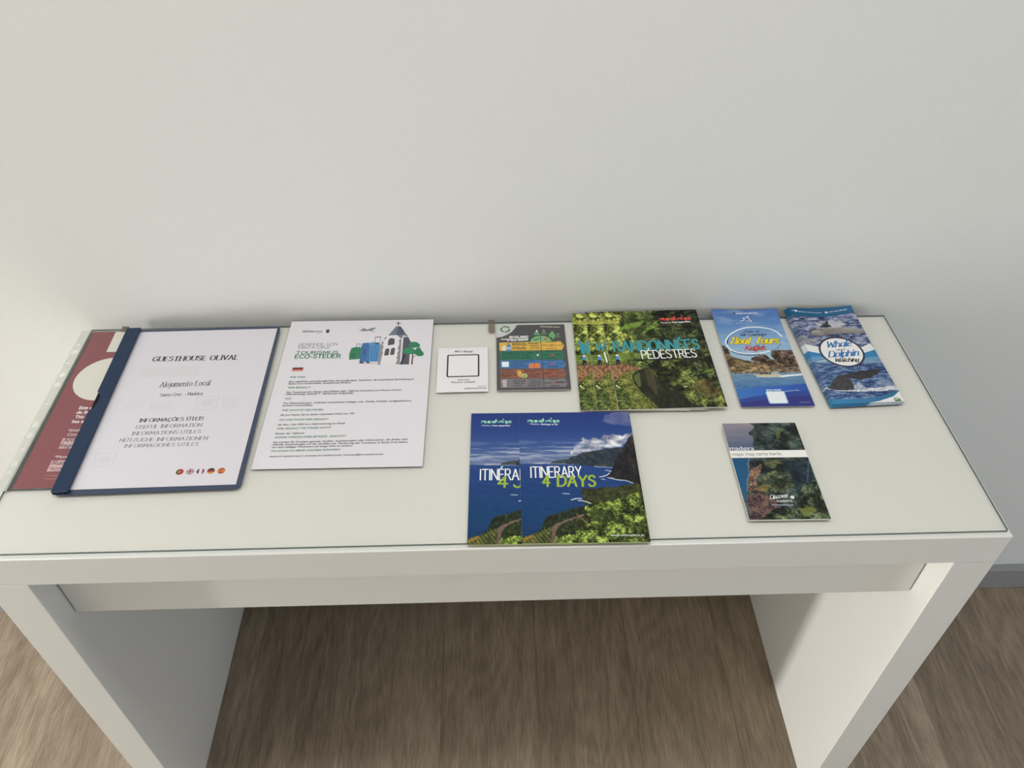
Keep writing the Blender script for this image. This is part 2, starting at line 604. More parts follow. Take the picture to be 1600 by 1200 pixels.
def fbm(x, y, sx, sy=None, seed=0, octv=4, gain=0.55):
    sy = sy or sx
    t, a, n = 0, 1.0, 0
    for k in range(octv):
        t = t + a * vnoise(x / sx * 2 ** k, y / sy * 2 ** k, seed + k)
        n += a
        a *= gain
    return t / n


def inside(X, Y, flat, warp=0.0, ws=4.0, seed=1):
    if warp:
        X = X + (fbm(X, Y, ws * 1.6, seed=seed, octv=5, gain=.7) - .5) * 4.2 * warp
        Y = Y + (fbm(X, Y, ws * 1.6, seed=seed + 9, octv=5, gain=.7) - .5) * 4.2 * warp
    p = np.asarray(flat, float).reshape(-1, 2)
    r = np.zeros(X.shape, bool)
    for (x0, y0), (x1, y1) in zip(p, np.roll(p, -1, 0)):
        if y0 == y1:
            continue
        c = (Y >= min(y0, y1)) & (Y < max(y0, y1)) & (X < (x1 - x0) * (Y - y0) / (y1 - y0) + x0)
        r ^= c
    return r.astype(float)


def near(X, Y, flat, width, warp=0.0):
    if warp:
        X = X + (fbm(X, Y, 3, seed=31) - .5) * 2 * warp
        Y = Y + (fbm(X, Y, 3, seed=37) - .5) * 2 * warp
    p = np.asarray(flat, float).reshape(-1, 2)
    d = np.full(X.shape, 1e9)
    for (x0, y0), (x1, y1) in zip(p[:-1], p[1:]):
        dx, dy = x1 - x0, y1 - y0
        t = np.clip(((X - x0) * dx + (Y - y0) * dy) / (dx * dx + dy * dy + 1e-9), 0, 1)
        d = np.minimum(d, np.hypot(X - x0 - t * dx, Y - y0 - t * dy))
    return np.clip(1.5 - d / (width / 2), 0, 1)


def soft(m, n=2):
    for _ in range(n):
        q = np.pad(m, 1, mode='edge')
        m = (q[:-2, 1:-1] + q[2:, 1:-1] + q[1:-1, :-2] + q[1:-1, 2:] + q[1:-1, 1:-1]) / 5
    return m


def C3(*c):
    return np.array(c, float)


def over(img, m, col):
    if np.ndim(col) == 1:
        col = np.broadcast_to(col, img.shape)
    return img * (1 - m[..., None]) + col * m[..., None]


def ramp(t, *stops):
    """stops: (position, colour) pairs"""
    t = np.clip(t, stops[0][0], stops[-1][0])
    pos = [q[0] for q in stops]
    return np.stack([np.interp(t, pos, [q[1][k] for q in stops]) for k in range(3)], -1)


def sstep(a, b, t):
    t = np.clip((t - a) / (b - a), 0, 1)
    return t * t * (3 - 2 * t)


def foliage(X, Y, s, seed, dark, mid, light, contrast=1.0):
    f = .35 * fbm(X, Y, s, seed=seed, octv=3) + .65 * fbm(X, Y, max(s * .38, 1.9), seed=seed + 3, octv=4, gain=.9)
    f = (f - .5) * 3.0 * contrast + .5
    return ramp(f, (0.0, dark), (.5, mid), (1.0, light))


FRAME = {
    'maroon': (13.76, 100.97, 0.01500, 210.0, 297.0),
    'page': (84.90, 95.64, 0.01393, 200.4, 298.7),
    'eco': (297.77, 124.27, -0.00464, 212.9, 291.1),
    'wifi': (522.54, 255.04, 0.00561, 71.3, 92.1),
    'recycle': (605.65, 255.98, -0.00612, 101.8, 140.7),
    'rando3': (767.04, 210.25, 0.01137, 145.8, 208.9),
    'rando2': (739.24, 212.14, -0.01108, 147.7, 208.3),
    'rando1': (716.49, 214.48, -0.02522, 146.5, 205.7),
    'itin1': (568.14, 2.86, -0.01381, 147.0, 209.6),
    'itin2': (630.87, 1.59, -0.01318, 146.7, 208.3),
    'boat': (932.85, 215.10, -0.00844, 99.6, 209.2),
    'whale4': (1055.72, 213.78, 0.02555, 97.7, 205.7),
    'whale1': (1051.38, 208.43, 0.03912, 99.8, 204.8),
    'map': (897.65, 27.47, -0.01012, 96.0, 155.7),
}
ART = {
 'itin2': {
  'far': [37.3,119.6,42.9,123.7,49.1,125.2,59.9,126.9,65.5,130.8,74.1,133.3,80.6,137.3,90.0,138.6,99.4,140.6,109.0,143.1,132.5,145.8,130.0,110.3,113.5,112.6,93.9,113.5,78.9,115.7,63.9,118.3],
  'cliff': [149.4,168.9,141.6,162.6,135.9,154.2,130.1,140.7,124.7,131.5,119.6,123.5,115.0,111.6,110.3,102.8,106.0,97.6,114.6,93.9,124.8,91.8,137.6,86.3,150.7,83.8],
  'hor': [-2.5,119.6,113.9,115.5],
  'surf_a': [105.4,107.4,112.5,105.7],
  'surf_b': [96.9,97.1,102.3,98.0,107.8,100.8,109.8,102.6],
  'surf_c': [107.3,96.0,117.4,92.0,127.8,91.2,137.6,86.3],
  'surf_d': [92.4,113.5,113.5,112.0],
  'surf_e': [60.0,61.6,66.1,64.1,72.6,64.0],
  'surf_f': [68.8,61.1,75.9,59.7,82.9,56.3],
  'surf_g': [50.4,71.6,58.5,70.9],
  'surf_h': [98.9,93.8,103.2,92.6],
  'surf_i': [56.0,44.2,58.5,44.5],
  'headland': [73.6,76.5,77.4,78.3,84.9,78.7,96.9,80.4,113.3,81.5,129.9,84.1,154.1,87.5,153.8,74.3,126.2,65.4,110.8,58.2,88.5,53.1,77.0,55.1,73.8,60.6,73.4,68.0],
  'bush': [155.8,78.0,134.3,71.7,123.5,67.3,115.6,61.8,100.6,58.4,85.7,55.0,73.8,51.5,67.7,46.2,58.6,41.0,73.0,40.7,81.3,37.1,80.4,26.5,65.7,19.8,60.8,11.3,36.8,8.3,33.3,-5.1,152.4,-7.0],
  'trees': [26.1,20.4,26.7,32.6,32.7,38.7,43.0,43.0,54.5,44.2,68.0,50.7,75.3,51.5,74.3,38.9,62.6,36.5,55.1,30.4,34.8,22.9],
  'dark': [38.5,13.4,43.2,21.9,50.7,28.7,60.7,29.4,61.5,19.9,59.6,13.0,49.6,10.6],
  'dark2': [80.6,46.0,95.4,49.4,109.4,45.5,109.4,31.3,96.0,26.3,80.7,30.0],
  'road': [32.7,-5.1,35.4,22.0,39.9,27.1,50.9,32.2,62.6,36.5,73.0,40.7,74.2,37.9,62.4,33.6,52.2,29.4,43.3,23.4,38.6,15.1,36.1,-5.1],
  'field': [-2.7,-4.5,0.4,8.5,14.6,13.4,27.6,20.4,35.5,22.9,33.1,-5.1],
  'gold': [-0.4,3.0,1.1,8.0,13.2,12.9,12.3,7.8],
  'cumulus': [63.6,136.6,69.8,147.9,80.5,155.1,84.0,160.9,95.3,164.4,104.4,160.6,108.3,168.5,122.7,170.4,131.7,165.9,145.3,174.3,149.0,165.7,135.1,154.2,131.0,145.9,109.0,143.1,90.0,138.6,74.3,135.4],
  'cloud': [113.1,193.5,118.3,204.7,128.7,211.3,151.4,211.0,147.7,180.8,130.4,182.2,121.5,189.0],
  'cloud_low': [63.7,138.6,69.7,146.8,81.5,148.7,96.9,146.4,93.0,138.2,74.3,135.4],
  'slope': [21.8,18.8,27.4,32.6,42.9,42.6,68.0,50.5,82.8,54.6,118.9,65.5,155.6,76.1,154.9,-8.7,-4.1,-6.2,-1.0,8.2,14.6,13.0],
  'pole': [65.1,40.9,76.9,27.1],
  'texts': [
   ('ITINERARY', 13.0, 97.1, 75.2, 96.9, 17.1, 'hand', 'white'),
   ('4 DAYS', 27.1, 83.4, 90.8, 82.4, 16.5, 'marker', 'lime'),
   ('www.visitmadeira.pt', 102.4, 8.6, 140.6, 8.3, 3.1, 'sans', 'white'),
   ('Madeira.', 14.8, 186.7, 27.8, 186.0, 2.4, 'sans', 'white'),
   ('Belongs to all', 29.4, 186.0, 50.4, 185.2, 2.4, 'bold', 'white'),
  ],
  'logo': [11.2,190.3,54.0,190.0,11.4,198.3],
 },
 'itin1': {
  'logo': [13.0,191.1,53.4,191.0,12.9,198.7],
  'texts': [
   ('Madère.', 14.2, 186.0, 26.2, 185.9, 2.4, 'sans', 'white'),
   ('Vous appartient', 27.1, 185.8, 51.4, 185.5, 2.4, 'bold', 'white'),
   ('ITINÉRAI', 13.2, 95.2, 63.1, 94.8, 17.0, 'hand', 'white'),
   ('4', 35.3, 83.8, 46.5, 83.6, 16.3, 'marker', 'lime'),
   ('J', 54.8, 83.1, 64.2, 83.3, 16.7, 'marker', 'lime'),
  ],
 },
 'rando3': {
  'canopy': [-4.2,212.6,24.2,211.5,30.4,198.6,24.2,176.6,27.1,152.4,41.2,144.8,44.8,128.4,33.2,110.6,33.5,92.8,-1.1,87.7],
  'sunny': [-5.0,192.5,23.1,191.4,24.5,179.0,11.7,175.9,-2.1,177.7],
  'leaf_a': [19.5,164.7,33.7,177.4,46.8,181.8,63.6,184.3,54.8,173.4,38.5,167.5],
  'leaf_b': [51.4,151.4,66.9,171.2,85.5,188.9,76.2,170.8,61.9,159.4],
  'leaf_c': [62.5,162.9,78.3,174.4,86.3,175.3,73.8,166.1],
  'leaf_d': [122.7,66.4,132.8,72.5,145.9,75.6,139.6,70.0],
  'leaf_e': [127.3,154.3,133.8,160.0,139.2,159.8,133.2,152.9],
  'soil': [-3.3,87.7,18.6,91.7,35.1,84.0,46.5,81.8,30.9,75.5,18.7,71.7,8.3,59.4,0.3,53.5,-2.4,66.2],
  'bank': [8.3,59.4,18.7,71.7,32.5,76.3,46.5,81.8,47.7,80.2,31.9,72.3,26.6,64.0,28.3,48.2,35.7,31.4,44.4,15.0,56.6,-3.2,22.2,-1.8,17.3,22.1,11.7,42.6],
  'water': [27.2,65.0,32.1,73.3,47.8,80.9,55.4,82.1,55.6,70.2,61.6,58.3,70.1,41.3,86.1,27.3,99.6,9.8,116.8,-1.7,56.0,-3.2,44.7,17.0,35.7,31.4,28.3,48.2],
  'shine': [29.3,64.9,39.1,72.0,36.5,43.7,33.0,41.8,29.4,55.4],
  'shine2': [46.1,79.2,55.2,81.0,58.6,57.4,55.2,20.5,47.2,49.5],
  'slope': [48.3,83.5,62.1,96.1,87.6,97.3,115.7,89.5,124.1,58.9,141.0,37.4,147.2,-3.0,115.4,-1.7,99.8,10.8,87.9,29.3,70.3,42.3,61.8,59.4,56.7,72.3],
  'red': [116.9,59.2,136.6,50.0,142.5,25.1,119.6,17.9,109.7,38.6],
  'hat': [9.3,108.2,11.1,110.6,13.7,110.1,14.0,106.9],
  'shirt': [9.6,107.1,13.6,106.9,15.5,103.7,13.7,99.4,9.4,100.4],
  'trousers': [9.5,100.9,13.8,100.2,15.2,88.7,13.5,88.8,11.9,94.8,10.8,88.5,9.0,88.6],
  'flower': [95.9,41.3,98.8,41.2],
  'flower2': [2.3,47.1,6.0,42.9],
  'texts': [
   ('RANDONNÉES', 9.5, 117.9, 132.4, 118.4, 20.6, 'marker', 'teal'),
   ('PÉDESTRES', 47.6, 100.0, 125.4, 100.6, 17.2, 'hand', 'white'),
   ('Madère.', 87.4, 177.4, 102.3, 177.8, 3.7, 'sans', 'white'),
   ('Vous appartient', 103.6, 177.8, 131.7, 178.8, 3.9, 'bold', 'white'),
  ],
  'logo': [86.2,183.9,134.1,184.4,88.0,194.2],
 },
 'rando2': {
  'texts': [
   ('W', 9.8, 120.5, 22.2, 120.7, 16.8, 'marker', 'teal'),
   ('I', 21.1, 95.0, 23.2, 95.2, 20.7, 'hand', 'white'),
  ],
 },
 'rando1': {
  'texts': [
   ('W', 8.2, 114.1, 21.3, 115.2, 26.4, 'marker', 'teal'),
  ],
 },
 'boat': {
  'land': [-2.0,129.3,0.1,126.8,4.7,123.5,7.8,113.0,7.6,103.2,13.7,98.1,24.2,93.1,34.3,91.9,45.2,88.8,63.9,96.1,72.0,92.1,99.4,97.3,100.6,64.8,77.8,65.3,53.3,69.5,27.9,70.1,-2.8,64.2],
  'rock': [35.2,92.8,37.6,97.6,43.3,102.4,49.2,105.0,55.9,106.1,60.6,103.6,62.7,99.1,64.2,92.2,76.2,78.5,62.9,76.9,44.7,86.8],
  'mesa': [67.6,110.8,72.3,113.7,84.4,114.8,97.7,115.1,99.9,99.3,99.9,76.1,78.7,78.5,71.0,88.2,66.2,100.0],
  'rock_left': [-2.0,129.3,0.1,126.8,4.7,123.5,7.9,115.0,8.6,108.0,-0.3,109.2],
  'beach': [-1.4,70.7,28.1,71.0,53.8,71.4,81.3,78.4,101.8,78.0,100.2,65.8,77.5,64.4,39.7,66.1,-0.0,65.0],
  'sea': [-2.5,65.5,39.8,66.4,101.2,67.0,104.4,42.6,83.6,40.3,58.2,39.0,0.5,33.0],
  'swell': [-0.1,33.0,33.3,39.5,58.4,39.9,81.6,42.1,106.2,44.4,103.2,21.1,83.9,32.2,57.9,28.2,23.4,19.2,-0.2,16.2],
  'deep': [-1.0,15.3,23.6,20.1,55.0,26.5,80.9,30.4,102.7,28.2,101.4,-10.1,-2.5,-7.9],
  'base': [-0.9,7.5,39.3,13.6,78.0,19.8,102.6,19.3,101.6,-13.5,-3.3,-11.3],
  'hull': [30.6,65.3,39.2,63.8,56.8,63.1,69.1,64.0,67.1,58.6,38.0,58.8],
  'crew': [39.6,65.7,45.1,67.5,57.1,66.7,56.5,64.2,39.3,64.2],
  'engine': [58.2,68.5,66.0,69.3,67.2,64.0,57.0,63.8],
  'wake': [34.7,58.7,67.6,60.6,99.7,63.7,99.4,61.5,69.5,58.0,44.1,58.0],
  'qr': [41.4,29.1,65.5,28.6,63.6,6.8,39.0,6.7],
  'ring': [92.3,144.7,87.0,155.2,76.8,163.2,58.7,167.0,39.2,164.6,20.5,153.5,9.4,139.2,7.2,129.1,11.2,116.9,21.5,109.8,36.7,107.5,49.9,108.2,66.8,112.8],
  'ringdark': [18.7,151.4,11.6,140.2,8.6,129.0],
  'ringdark2': [11.7,112.9,23.4,106.8,38.6,104.5,49.4,106.2],
  'ringdark3': [66.8,112.8,77.2,117.5,86.4,127.4],
  'crest': [39.4,180.7,46.5,184.8,44.8,189.2,49.6,189.1,53.4,193.9,53.6,185.8,56.5,180.3,51.4,182.1,47.1,181.4],
  'crestline': [31.7,176.5,66.5,176.4],
  'icon': [33.9,200.9],
  'texts': [
   ('MADEIRA SEA EMOTIONS', 37.0, 198.8, 69.9, 199.0, 2.4, 'bold', 'white'),
   ('Ponta de', 38.6, 154.8, 61.2, 154.7, 5.4, 'script', 'navy'),
   ('São Lourenço', 30.1, 147.0, 69.0, 146.8, 7.0, 'script', 'navy'),
   ('Boat Tours', 14.3, 129.9, 82.5, 129.5, 14.1, 'scriptbold', 'yellow'),
   ('with', 47.6, 123.0, 54.3, 123.4, 3.6, 'script', 'navy'),
   ('Kayak', 31.9, 115.3, 60.8, 116.3, 9.2, 'scriptbold', 'red'),
   ('BOOK ONLINE', 41.7, 30.7, 61.7, 30.8, 2.7, 'bold', 'white'),
   ('www.madeiraseaemotions.com', 80.5, 6.7, 95.3, 6.9, 1.6, 'sans', 'pale'),
  ],
 },
 'whale4': {
  'header': [-5.6,211.7,103.0,210.4,97.0,190.1,89.1,188.2,65.0,185.0,44.6,183.9,27.9,185.3,-5.6,187.8],
  'splash': [26.2,162.8,40.9,173.0,56.4,176.6,69.2,172.5,80.4,164.2,67.4,159.4,47.3,158.3],
  'whale': [14.0,143.6,18.2,151.3,28.8,157.8,47.1,157.9,75.3,157.9,88.2,154.6,99.8,147.9,97.8,142.6,83.7,142.3,70.6,144.7,56.1,143.4,34.4,141.2,22.8,139.7],
  'whale2': [-0.6,142.7,14.1,142.9,5.6,138.1,13.1,135.5,24.6,132.8,20.5,124.6,8.0,124.3,-3.8,126.0],
  'band': [-5.2,126.0,7.0,121.2,18.0,117.1,49.3,108.6,82.7,113.5,96.2,120.1,97.8,106.3,81.9,100.7,43.7,92.7,14.7,103.1,6.1,105.8,-5.7,111.6],
  'teal': [-5.8,111.2,6.1,105.8,14.7,103.1,43.7,92.7,81.9,100.7,97.8,106.3,97.4,87.7,73.8,79.1,18.4,82.1,-4.4,92.3],
  'mist': [-3.5,95.2,12.5,96.4,40.9,84.8,78.2,90.8,97.6,91.7,97.0,79.8,73.1,77.1,18.4,82.1,-4.7,85.3],
  'sea': [-4.7,87.3,18.4,82.1,73.4,78.1,97.1,81.7,99.6,20.5,59.8,8.1,-6.2,9.9],
  'oval': [16.5,114.5,80.3,92.7,48.4,137.2,48.8,71.2],
  'fluke': [26.2,54.5,37.9,57.6,47.8,59.4,61.1,63.1,76.2,64.2,92.3,66.3,84.0,57.0,70.4,49.2,54.3,44.9,43.5,47.8,37.1,52.0],
  'stock': [3.4,30.4,16.4,45.5,24.9,54.5,29.5,56.6,35.2,54.0,40.9,46.1,40.8,38.5,39.0,26.6,27.6,25.3,10.1,27.2],
  'foam': [-2.4,30.7,2.1,34.1,5.6,29.3,27.6,25.3,38.7,27.5,54.3,27.6,98.6,30.7,98.5,22.4,77.9,21.3,52.1,21.6,31.7,22.4,14.4,24.8],
  'splash2': [40.1,34.8,51.8,41.7,52.9,34.1,54.3,27.6,38.4,26.6],
  'crest2': [72.4,40.6,89.6,51.0,93.7,41.3,99.9,30.6,68.1,29.6],
  'swoosh': [-5.9,10.8,21.6,8.8,47.2,8.8,67.5,11.3,86.8,17.5,98.8,22.4,99.5,19.6,86.4,10.3,64.1,2.5,43.4,-1.4,-8.2,-3.3],
  'white': [98.5,20.2,86.6,10.6,64.2,2.8,43.5,-1.0,17.8,-1.7,-8.5,-4.2,99.3,-8.3],
  'badge': [89.4,5.0],
  'logo': [34.8,159.0,41.1,165.2,46.2,163.4,39.8,169.7,34.5,172.9,44.0,169.5,51.0,173.5,51.7,171.3,49.9,166.9,54.2,160.1],
  'icons': [6.3,199.6,10.9,198.7],
  'phone': [56.6,194.1],
  'texts': [
   ('Madeira Sea Emotions', 14.0, 196.4, 49.1, 192.9, 2.2, 'bold', 'pale'),
   ('+351 966 248 985', 60.4, 193.2, 89.3, 196.6, 2.7, 'bold', 'pale'),
   ('MADEIRA', 25.4, 154.1, 40.3, 153.7, 2.6, 'bold', 'black'),
   ('SEA EMOTIONS', 41.4, 153.7, 66.6, 153.1, 2.6, 'sans', 'black'),
   ('WHALE WATCHING & BOAT TOURS', 32.2, 150.5, 59.0, 149.7, 1.9, 'sans', 'black'),
   ('Whale', 30.1, 114.4, 66.4, 115.9, 12.4, 'scriptbold', 'blue'),
   ('and', 41.3, 107.0, 53.2, 107.1, 4.4, 'scriptbold', 'black'),
   ('Dolphin', 26.0, 93.0, 69.3, 95.3, 12.5, 'scriptbold', 'blue'),
   ('Watching', 31.2, 83.4, 64.9, 82.5, 7.8, 'scriptbold', 'black'),
  ],
 },
 'map': {
  'sky': [-2.1,158.9,34.8,156.5,40.4,151.3,37.6,144.7,30.0,138.2,35.3,129.9,32.1,118.6,31.6,106.7,-0.8,107.3],
  'sea': [-1.3,97.1,22.2,96.7,18.2,84.4,17.1,72.3,10.3,57.6,5.9,36.0,0.3,16.5],
  'surf': [22.3,95.4,17.8,84.4,17.1,72.3,11.2,59.1,8.2,44.5],
  'rock': [19.1,78.3,26.2,81.2,34.7,82.6,26.1,66.2,19.9,42.9,7.7,41.7,14.7,69.4],
  'hill': [20.8,44.3,26.9,60.2,34.8,69.0,47.4,73.3,65.5,71.4,71.1,62.4,67.1,47.8,45.6,39.5,30.3,41.2],
  'gold': [21.5,47.2,33.5,54.2,38.8,48.3,30.4,42.0,21.6,42.8],
  'ravine': [63.7,86.6,95.5,95.3,96.1,57.5,75.5,53.4,66.1,27.8,68.1,63.9],
  'trees': [75.5,53.4,96.1,57.5,97.7,-4.4,10.6,-2.8,26.7,9.1,57.1,15.4,69.1,30.5],
  'lime': [60.8,12.6,73.8,19.2,83.7,14.9,76.5,5.4,63.7,3.0],
  'red': [5.3,36.0,19.8,40.0,33.3,35.5,40.9,21.3,13.1,-1.5,-1.4,-2.6],
  'ridge': [66.2,137.5,74.1,149.0,73.5,137.4,62.1,121.3],
  'fall': [94.9,89.1,84.3,56.2],
  'upgreen': [36.9,91.8,61.8,92.8,64.1,83.6,49.4,80.8,37.0,82.5],
  'band': [-1.8,108.3,100.2,107.8,97.9,95.7,-4.4,96.0],
  'texts': [
   ('madeira', 1.0, 109.3, 31.5, 108.8, 6.3, 'thin', 'white'),
   ('mapa map carte karte', 1.6, 99.6, 63.6, 99.7, 5.6, 'thin', 'grey'),
   ('Discover', 32.0, 30.1, 54.0, 32.8, 5.9, 'script', 'white'),
   ('madeira', 38.9, 25.5, 57.5, 25.6, 3.9, 'sans', 'white'),
   ('visitmadeira.pt', 31.8, 20.4, 57.3, 20.0, 2.6, 'thin', 'pale'),
  ],
  'flower': [59.4,32.6],
 },
 'page': {
  'texts': [
   ('GUESTHOUSE OLIVAL', 35.3, 231.9, 155.3, 230.8, 9.2, 'serifbold', 'ink'),
   ('Alojamento Local', 60.3, 177.6, 127.5, 178.8, 9.8, 'serif', 'grey'),
   ('Santa Cruz – Madeira', 65.4, 159.1, 121.8, 159.9, 5.8, 'serif', 'ink'),
   ('INFORMAÇÕES ÚTEIS', 52.1, 111.5, 134.4, 112.0, 5.9, 'serifbold', 'ink'),
   ('USEFUL INFORMATION', 50.6, 99.6, 135.3, 100.3, 5.8, 'serif', 'ink'),
   ('INFORMATIONS UTILES', 49.2, 88.3, 136.5, 88.4, 5.7, 'serif', 'ink'),
   ('NÜTZLICHE INFORMATIONEN', 36.7, 77.0, 148.0, 76.2, 5.6, 'serif', 'ink'),
   ('INFORMACIONES UTILES', 45.9, 66.9, 138.6, 66.6, 5.3, 'serif', 'ink'),
  ],
  'ghost0': [115.4,158.1,146.3,158.1,147.7,128.7,118.8,129.9],
  'ghost1': [150.6,154.1,173.8,154.4,174.2,131.1,154.3,129.6],
  'ghost2': [26.4,152.1,48.4,152.4,47.9,136.6,23.0,135.2],
  'ghost3': [56.4,148.3,87.1,148.3,89.5,132.4,57.4,132.6],
  'ghost4': [12.9,58.3,39.7,59.3,40.7,35.9,15.9,34.9],
  'ghost5': [22.4,218.9,104.0,220.8,107.3,199.4,25.0,197.7],
  'flags': [126.9,23.0,139.6,23.0,152.3,22.8,165.1,22.9,177.9,22.7],
 },
 'wifi': {
  'texts': [
   ('Wi-Fi Access', 22.8, 82.8, 48.9, 81.9, 3.9, 'scriptbold', 'black'),
   ('Wi-Fi: FLAT', 28.9, 22.8, 45.9, 22.5, 2.6, 'bold', 'black'),
   ('Password: 12345678', 20.3, 18.4, 52.7, 17.7, 2.8, 'bold', 'black'),
   ('Santa Cruz', 56.7, 9.6, 69.0, 9.9, 2.0, 'script', 'black'),
   ('GUESTHOUSE OLIVAL', 38.3, 5.3, 69.3, 5.3, 2.5, 'bold', 'violet'),
  ],
  'box': [13.7,77.4,59.2,75.8,58.7,30.1,13.2,30.6],
 },
 'recycle': {
  'corner': [-1.4,144.2,31.0,144.1,27.8,133.4,23.1,125.0,15.7,118.1,8.4,113.8,-0.7,111.7],
  'sym': [13.3,130.9],
  'hill': [65.2,102.3,49.9,102.7,65.4,115.8],
  'yellow': [4.2,100.3,93.4,101.7,98.6,92.3,94.8,82.3,4.3,82.3],
  'green': [4.9,81.0,93.4,80.5,97.6,71.1,94.3,62.2,5.1,62.7],
  'blue': [4.9,62.0,94.2,60.9,98.5,52.4,94.8,43.1,4.9,44.9],
  'brown': [4.9,43.2,94.7,42.0,97.7,33.4,94.3,23.1,4.9,24.3],
  'grey': [5.1,23.0,95.0,21.9,98.3,14.0,95.2,5.5,4.9,5.1],
  'divider': [64.9,116.2,64.7,4.4],
  'tree0': [54.6,117.2,60.1,129.1,64.5,116.9],
  'tree1': [65.0,117.6,70.6,130.3,74.9,117.4],
  'tree2': [76.5,112.2,82.7,126.1,87.3,111.9],
  'tree3': [85.9,110.6,91.0,121.0,94.9,110.4],
  'gem': [82.7,126.1,87.1,116.4,83.7,105.3,77.2,116.7],
  'tick': [54.6,107.1,57.2,104.6,62.2,109.3],
  'crosses': [72.2,107.3,79.9,92.8,80.4,71.5,78.9,52.9,79.0,32.9,79.6,13.6],
  'bottle': [14.8,91.8,16.4,95.9,16.9,98.9,19.1,98.8,19.6,95.8,21.3,91.7,21.1,81.1,14.6,81.3],
  'bottlelabel': [15.0,90.5,21.0,90.3,20.9,84.9,14.9,85.0],
  'carton': [8.1,90.6,11.2,94.0,13.9,91.8,13.7,82.4,8.0,82.5],
  'envelope': [7.2,58.7,17.3,58.7,17.1,47.8,7.4,47.8],
  'boxes': [45.9,53.9,61.6,54.8,61.5,44.5,45.5,43.8],
  'peanut': [29.9,40.7,34.1,38.7,35.6,31.1,32.9,25.5,29.2,31.2,28.8,37.6],
  'avocado': [38.5,28.7],
  'wine': [57.7,76.0,58.5,80.0,59.4,80.0,59.8,76.0,60.8,74.6,60.5,68.0,57.6,68.0],
  'winelabel': [57.9,74.4,60.7,74.3,60.5,69.9,57.7,70.0],
  'bin': [7.2,20.5,13.6,22.2,13.3,6.8,8.7,6.3],
  'texts': [
   ('RECICLANDO', 19.6, 110.9, 46.6, 111.2, 3.9, 'block', 'white'),
   ('AYUDAMOS A PROTEGER', 6.9, 106.7, 46.5, 107.2, 2.6, 'block', 'white'),
   ('EL MEDIO AMBIENTE', 16.1, 103.7, 46.4, 104.3, 2.6, 'block', 'white'),
   ('Recycle.com', 66.3, 135.0, 95.0, 133.6, 2.4, 'bold', 'cream'),
   ('BOTELLAS', 23.5, 96.0, 42.1, 96.7, 2.7, 'block', 'black'),
   ('PLÁSTICAS', 23.4, 93.0, 44.2, 93.3, 2.5, 'bold', 'black'),
   ('PAPEL DE', 23.3, 87.8, 41.4, 88.2, 2.4, 'block', 'black'),
   ('ALUMINIO', 23.3, 84.9, 42.6, 85.2, 2.4, 'block', 'black'),
   ('ENVASES', 46.7, 96.0, 62.2, 96.5, 2.7, 'block', 'black'),
   ('BRIKS', 49.9, 91.0, 61.7, 91.3, 2.5, 'block', 'black'),
   ('LATAS', 49.3, 85.6, 61.5, 85.9, 2.4, 'block', 'black'),
   ('PAÑALES', 71.9, 99.3, 87.2, 99.5, 2.2, 'bold', 'black'),
   ('ROPA', 66.5, 92.3, 75.7, 92.3, 1.9, 'block', 'black'),
   ('CD / DVD', 83.0, 91.9, 97.2, 91.8, 1.9, 'bold', 'black'),
   ('JUGUETES', 72.1, 84.8, 87.0, 84.7, 1.6, 'block', 'black'),
   ('RECIPIENTES DE VIDRIO', 8.6, 75.5, 53.8, 75.8, 2.4, 'block', 'deepgreen'),
   ('BOTELLAS DE VIDRIO', 8.5, 70.7, 48.7, 70.9, 2.4, 'block', 'deepgreen'),
   ('FRASCOS DE COLONIA', 8.5, 65.7, 49.4, 65.6, 2.4, 'block', 'deepgreen'),
   ('BOMBILLAS', 71.4, 78.4, 88.3, 78.2, 1.6, 'block', 'deepgreen'),
   ('ESPEJOS', 66.1, 71.3, 75.4, 71.3, 1.6, 'block', 'deepgreen'),
   ('CRISTAL', 84.0, 71.7, 95.0, 71.9, 1.9, 'block', 'deepgreen'),
   ('CERÁMICA', 71.5, 64.3, 87.9, 64.4, 1.8, 'bold', 'deepgreen'),
   ('CAJAS DE CARTÓN', 19.7, 58.1, 53.9, 58.1, 2.1, 'bold', 'navy'),
   ('CUADERNOS', 20.0, 54.7, 40.3, 54.5, 1.6, 'block', 'navy'),
   ('REVISTAS', 20.1, 50.6, 38.4, 50.7, 2.1, 'block', 'navy'),
   ('LIBROS', 20.0, 46.7, 43.9, 46.7, 2.3, 'block', 'navy'),
   ('SERVILLETAS', 71.4, 59.0, 87.1, 58.9, 1.3, 'block', 'navy'),
   ('BRIKS', 66.3, 52.1, 75.4, 52.2, 1.8, 'block', 'navy'),
   ('PLÁSTICO', 84.3, 52.2, 96.1, 52.5, 1.8, 'bold', 'navy'),
   ('PAÑALES', 72.2, 45.5, 86.8, 46.2, 2.6, 'bold', 'navy'),
   ('COMIDA', 7.4, 39.6, 22.3, 39.8, 2.0, 'block', 'darkbrown'),
   ('PLANTAS', 7.4, 34.5, 25.0, 34.9, 2.3, 'block', 'darkbrown'),
   ('RESTOS DE', 7.1, 29.7, 27.2, 29.8, 2.3, 'block', 'darkbrown'),
   ('FRUTA', 7.1, 26.7, 19.2, 26.9, 2.3, 'block', 'darkbrown'),
   ('SERVILLETAS', 38.6, 39.1, 63.0, 39.1, 2.0, 'block', 'darkbrown'),
   ('USADAS', 38.8, 35.8, 53.8, 36.0, 2.0, 'block', 'darkbrown'),
   ('CÁSCARAS', 44.3, 30.4, 61.8, 30.7, 2.3, 'bold', 'darkbrown'),
   ('POSOS', 44.3, 26.1, 59.6, 26.5, 2.3, 'block', 'darkbrown'),
   ('COLILLAS', 71.9, 38.6, 86.9, 39.0, 2.0, 'block', 'darkbrown'),
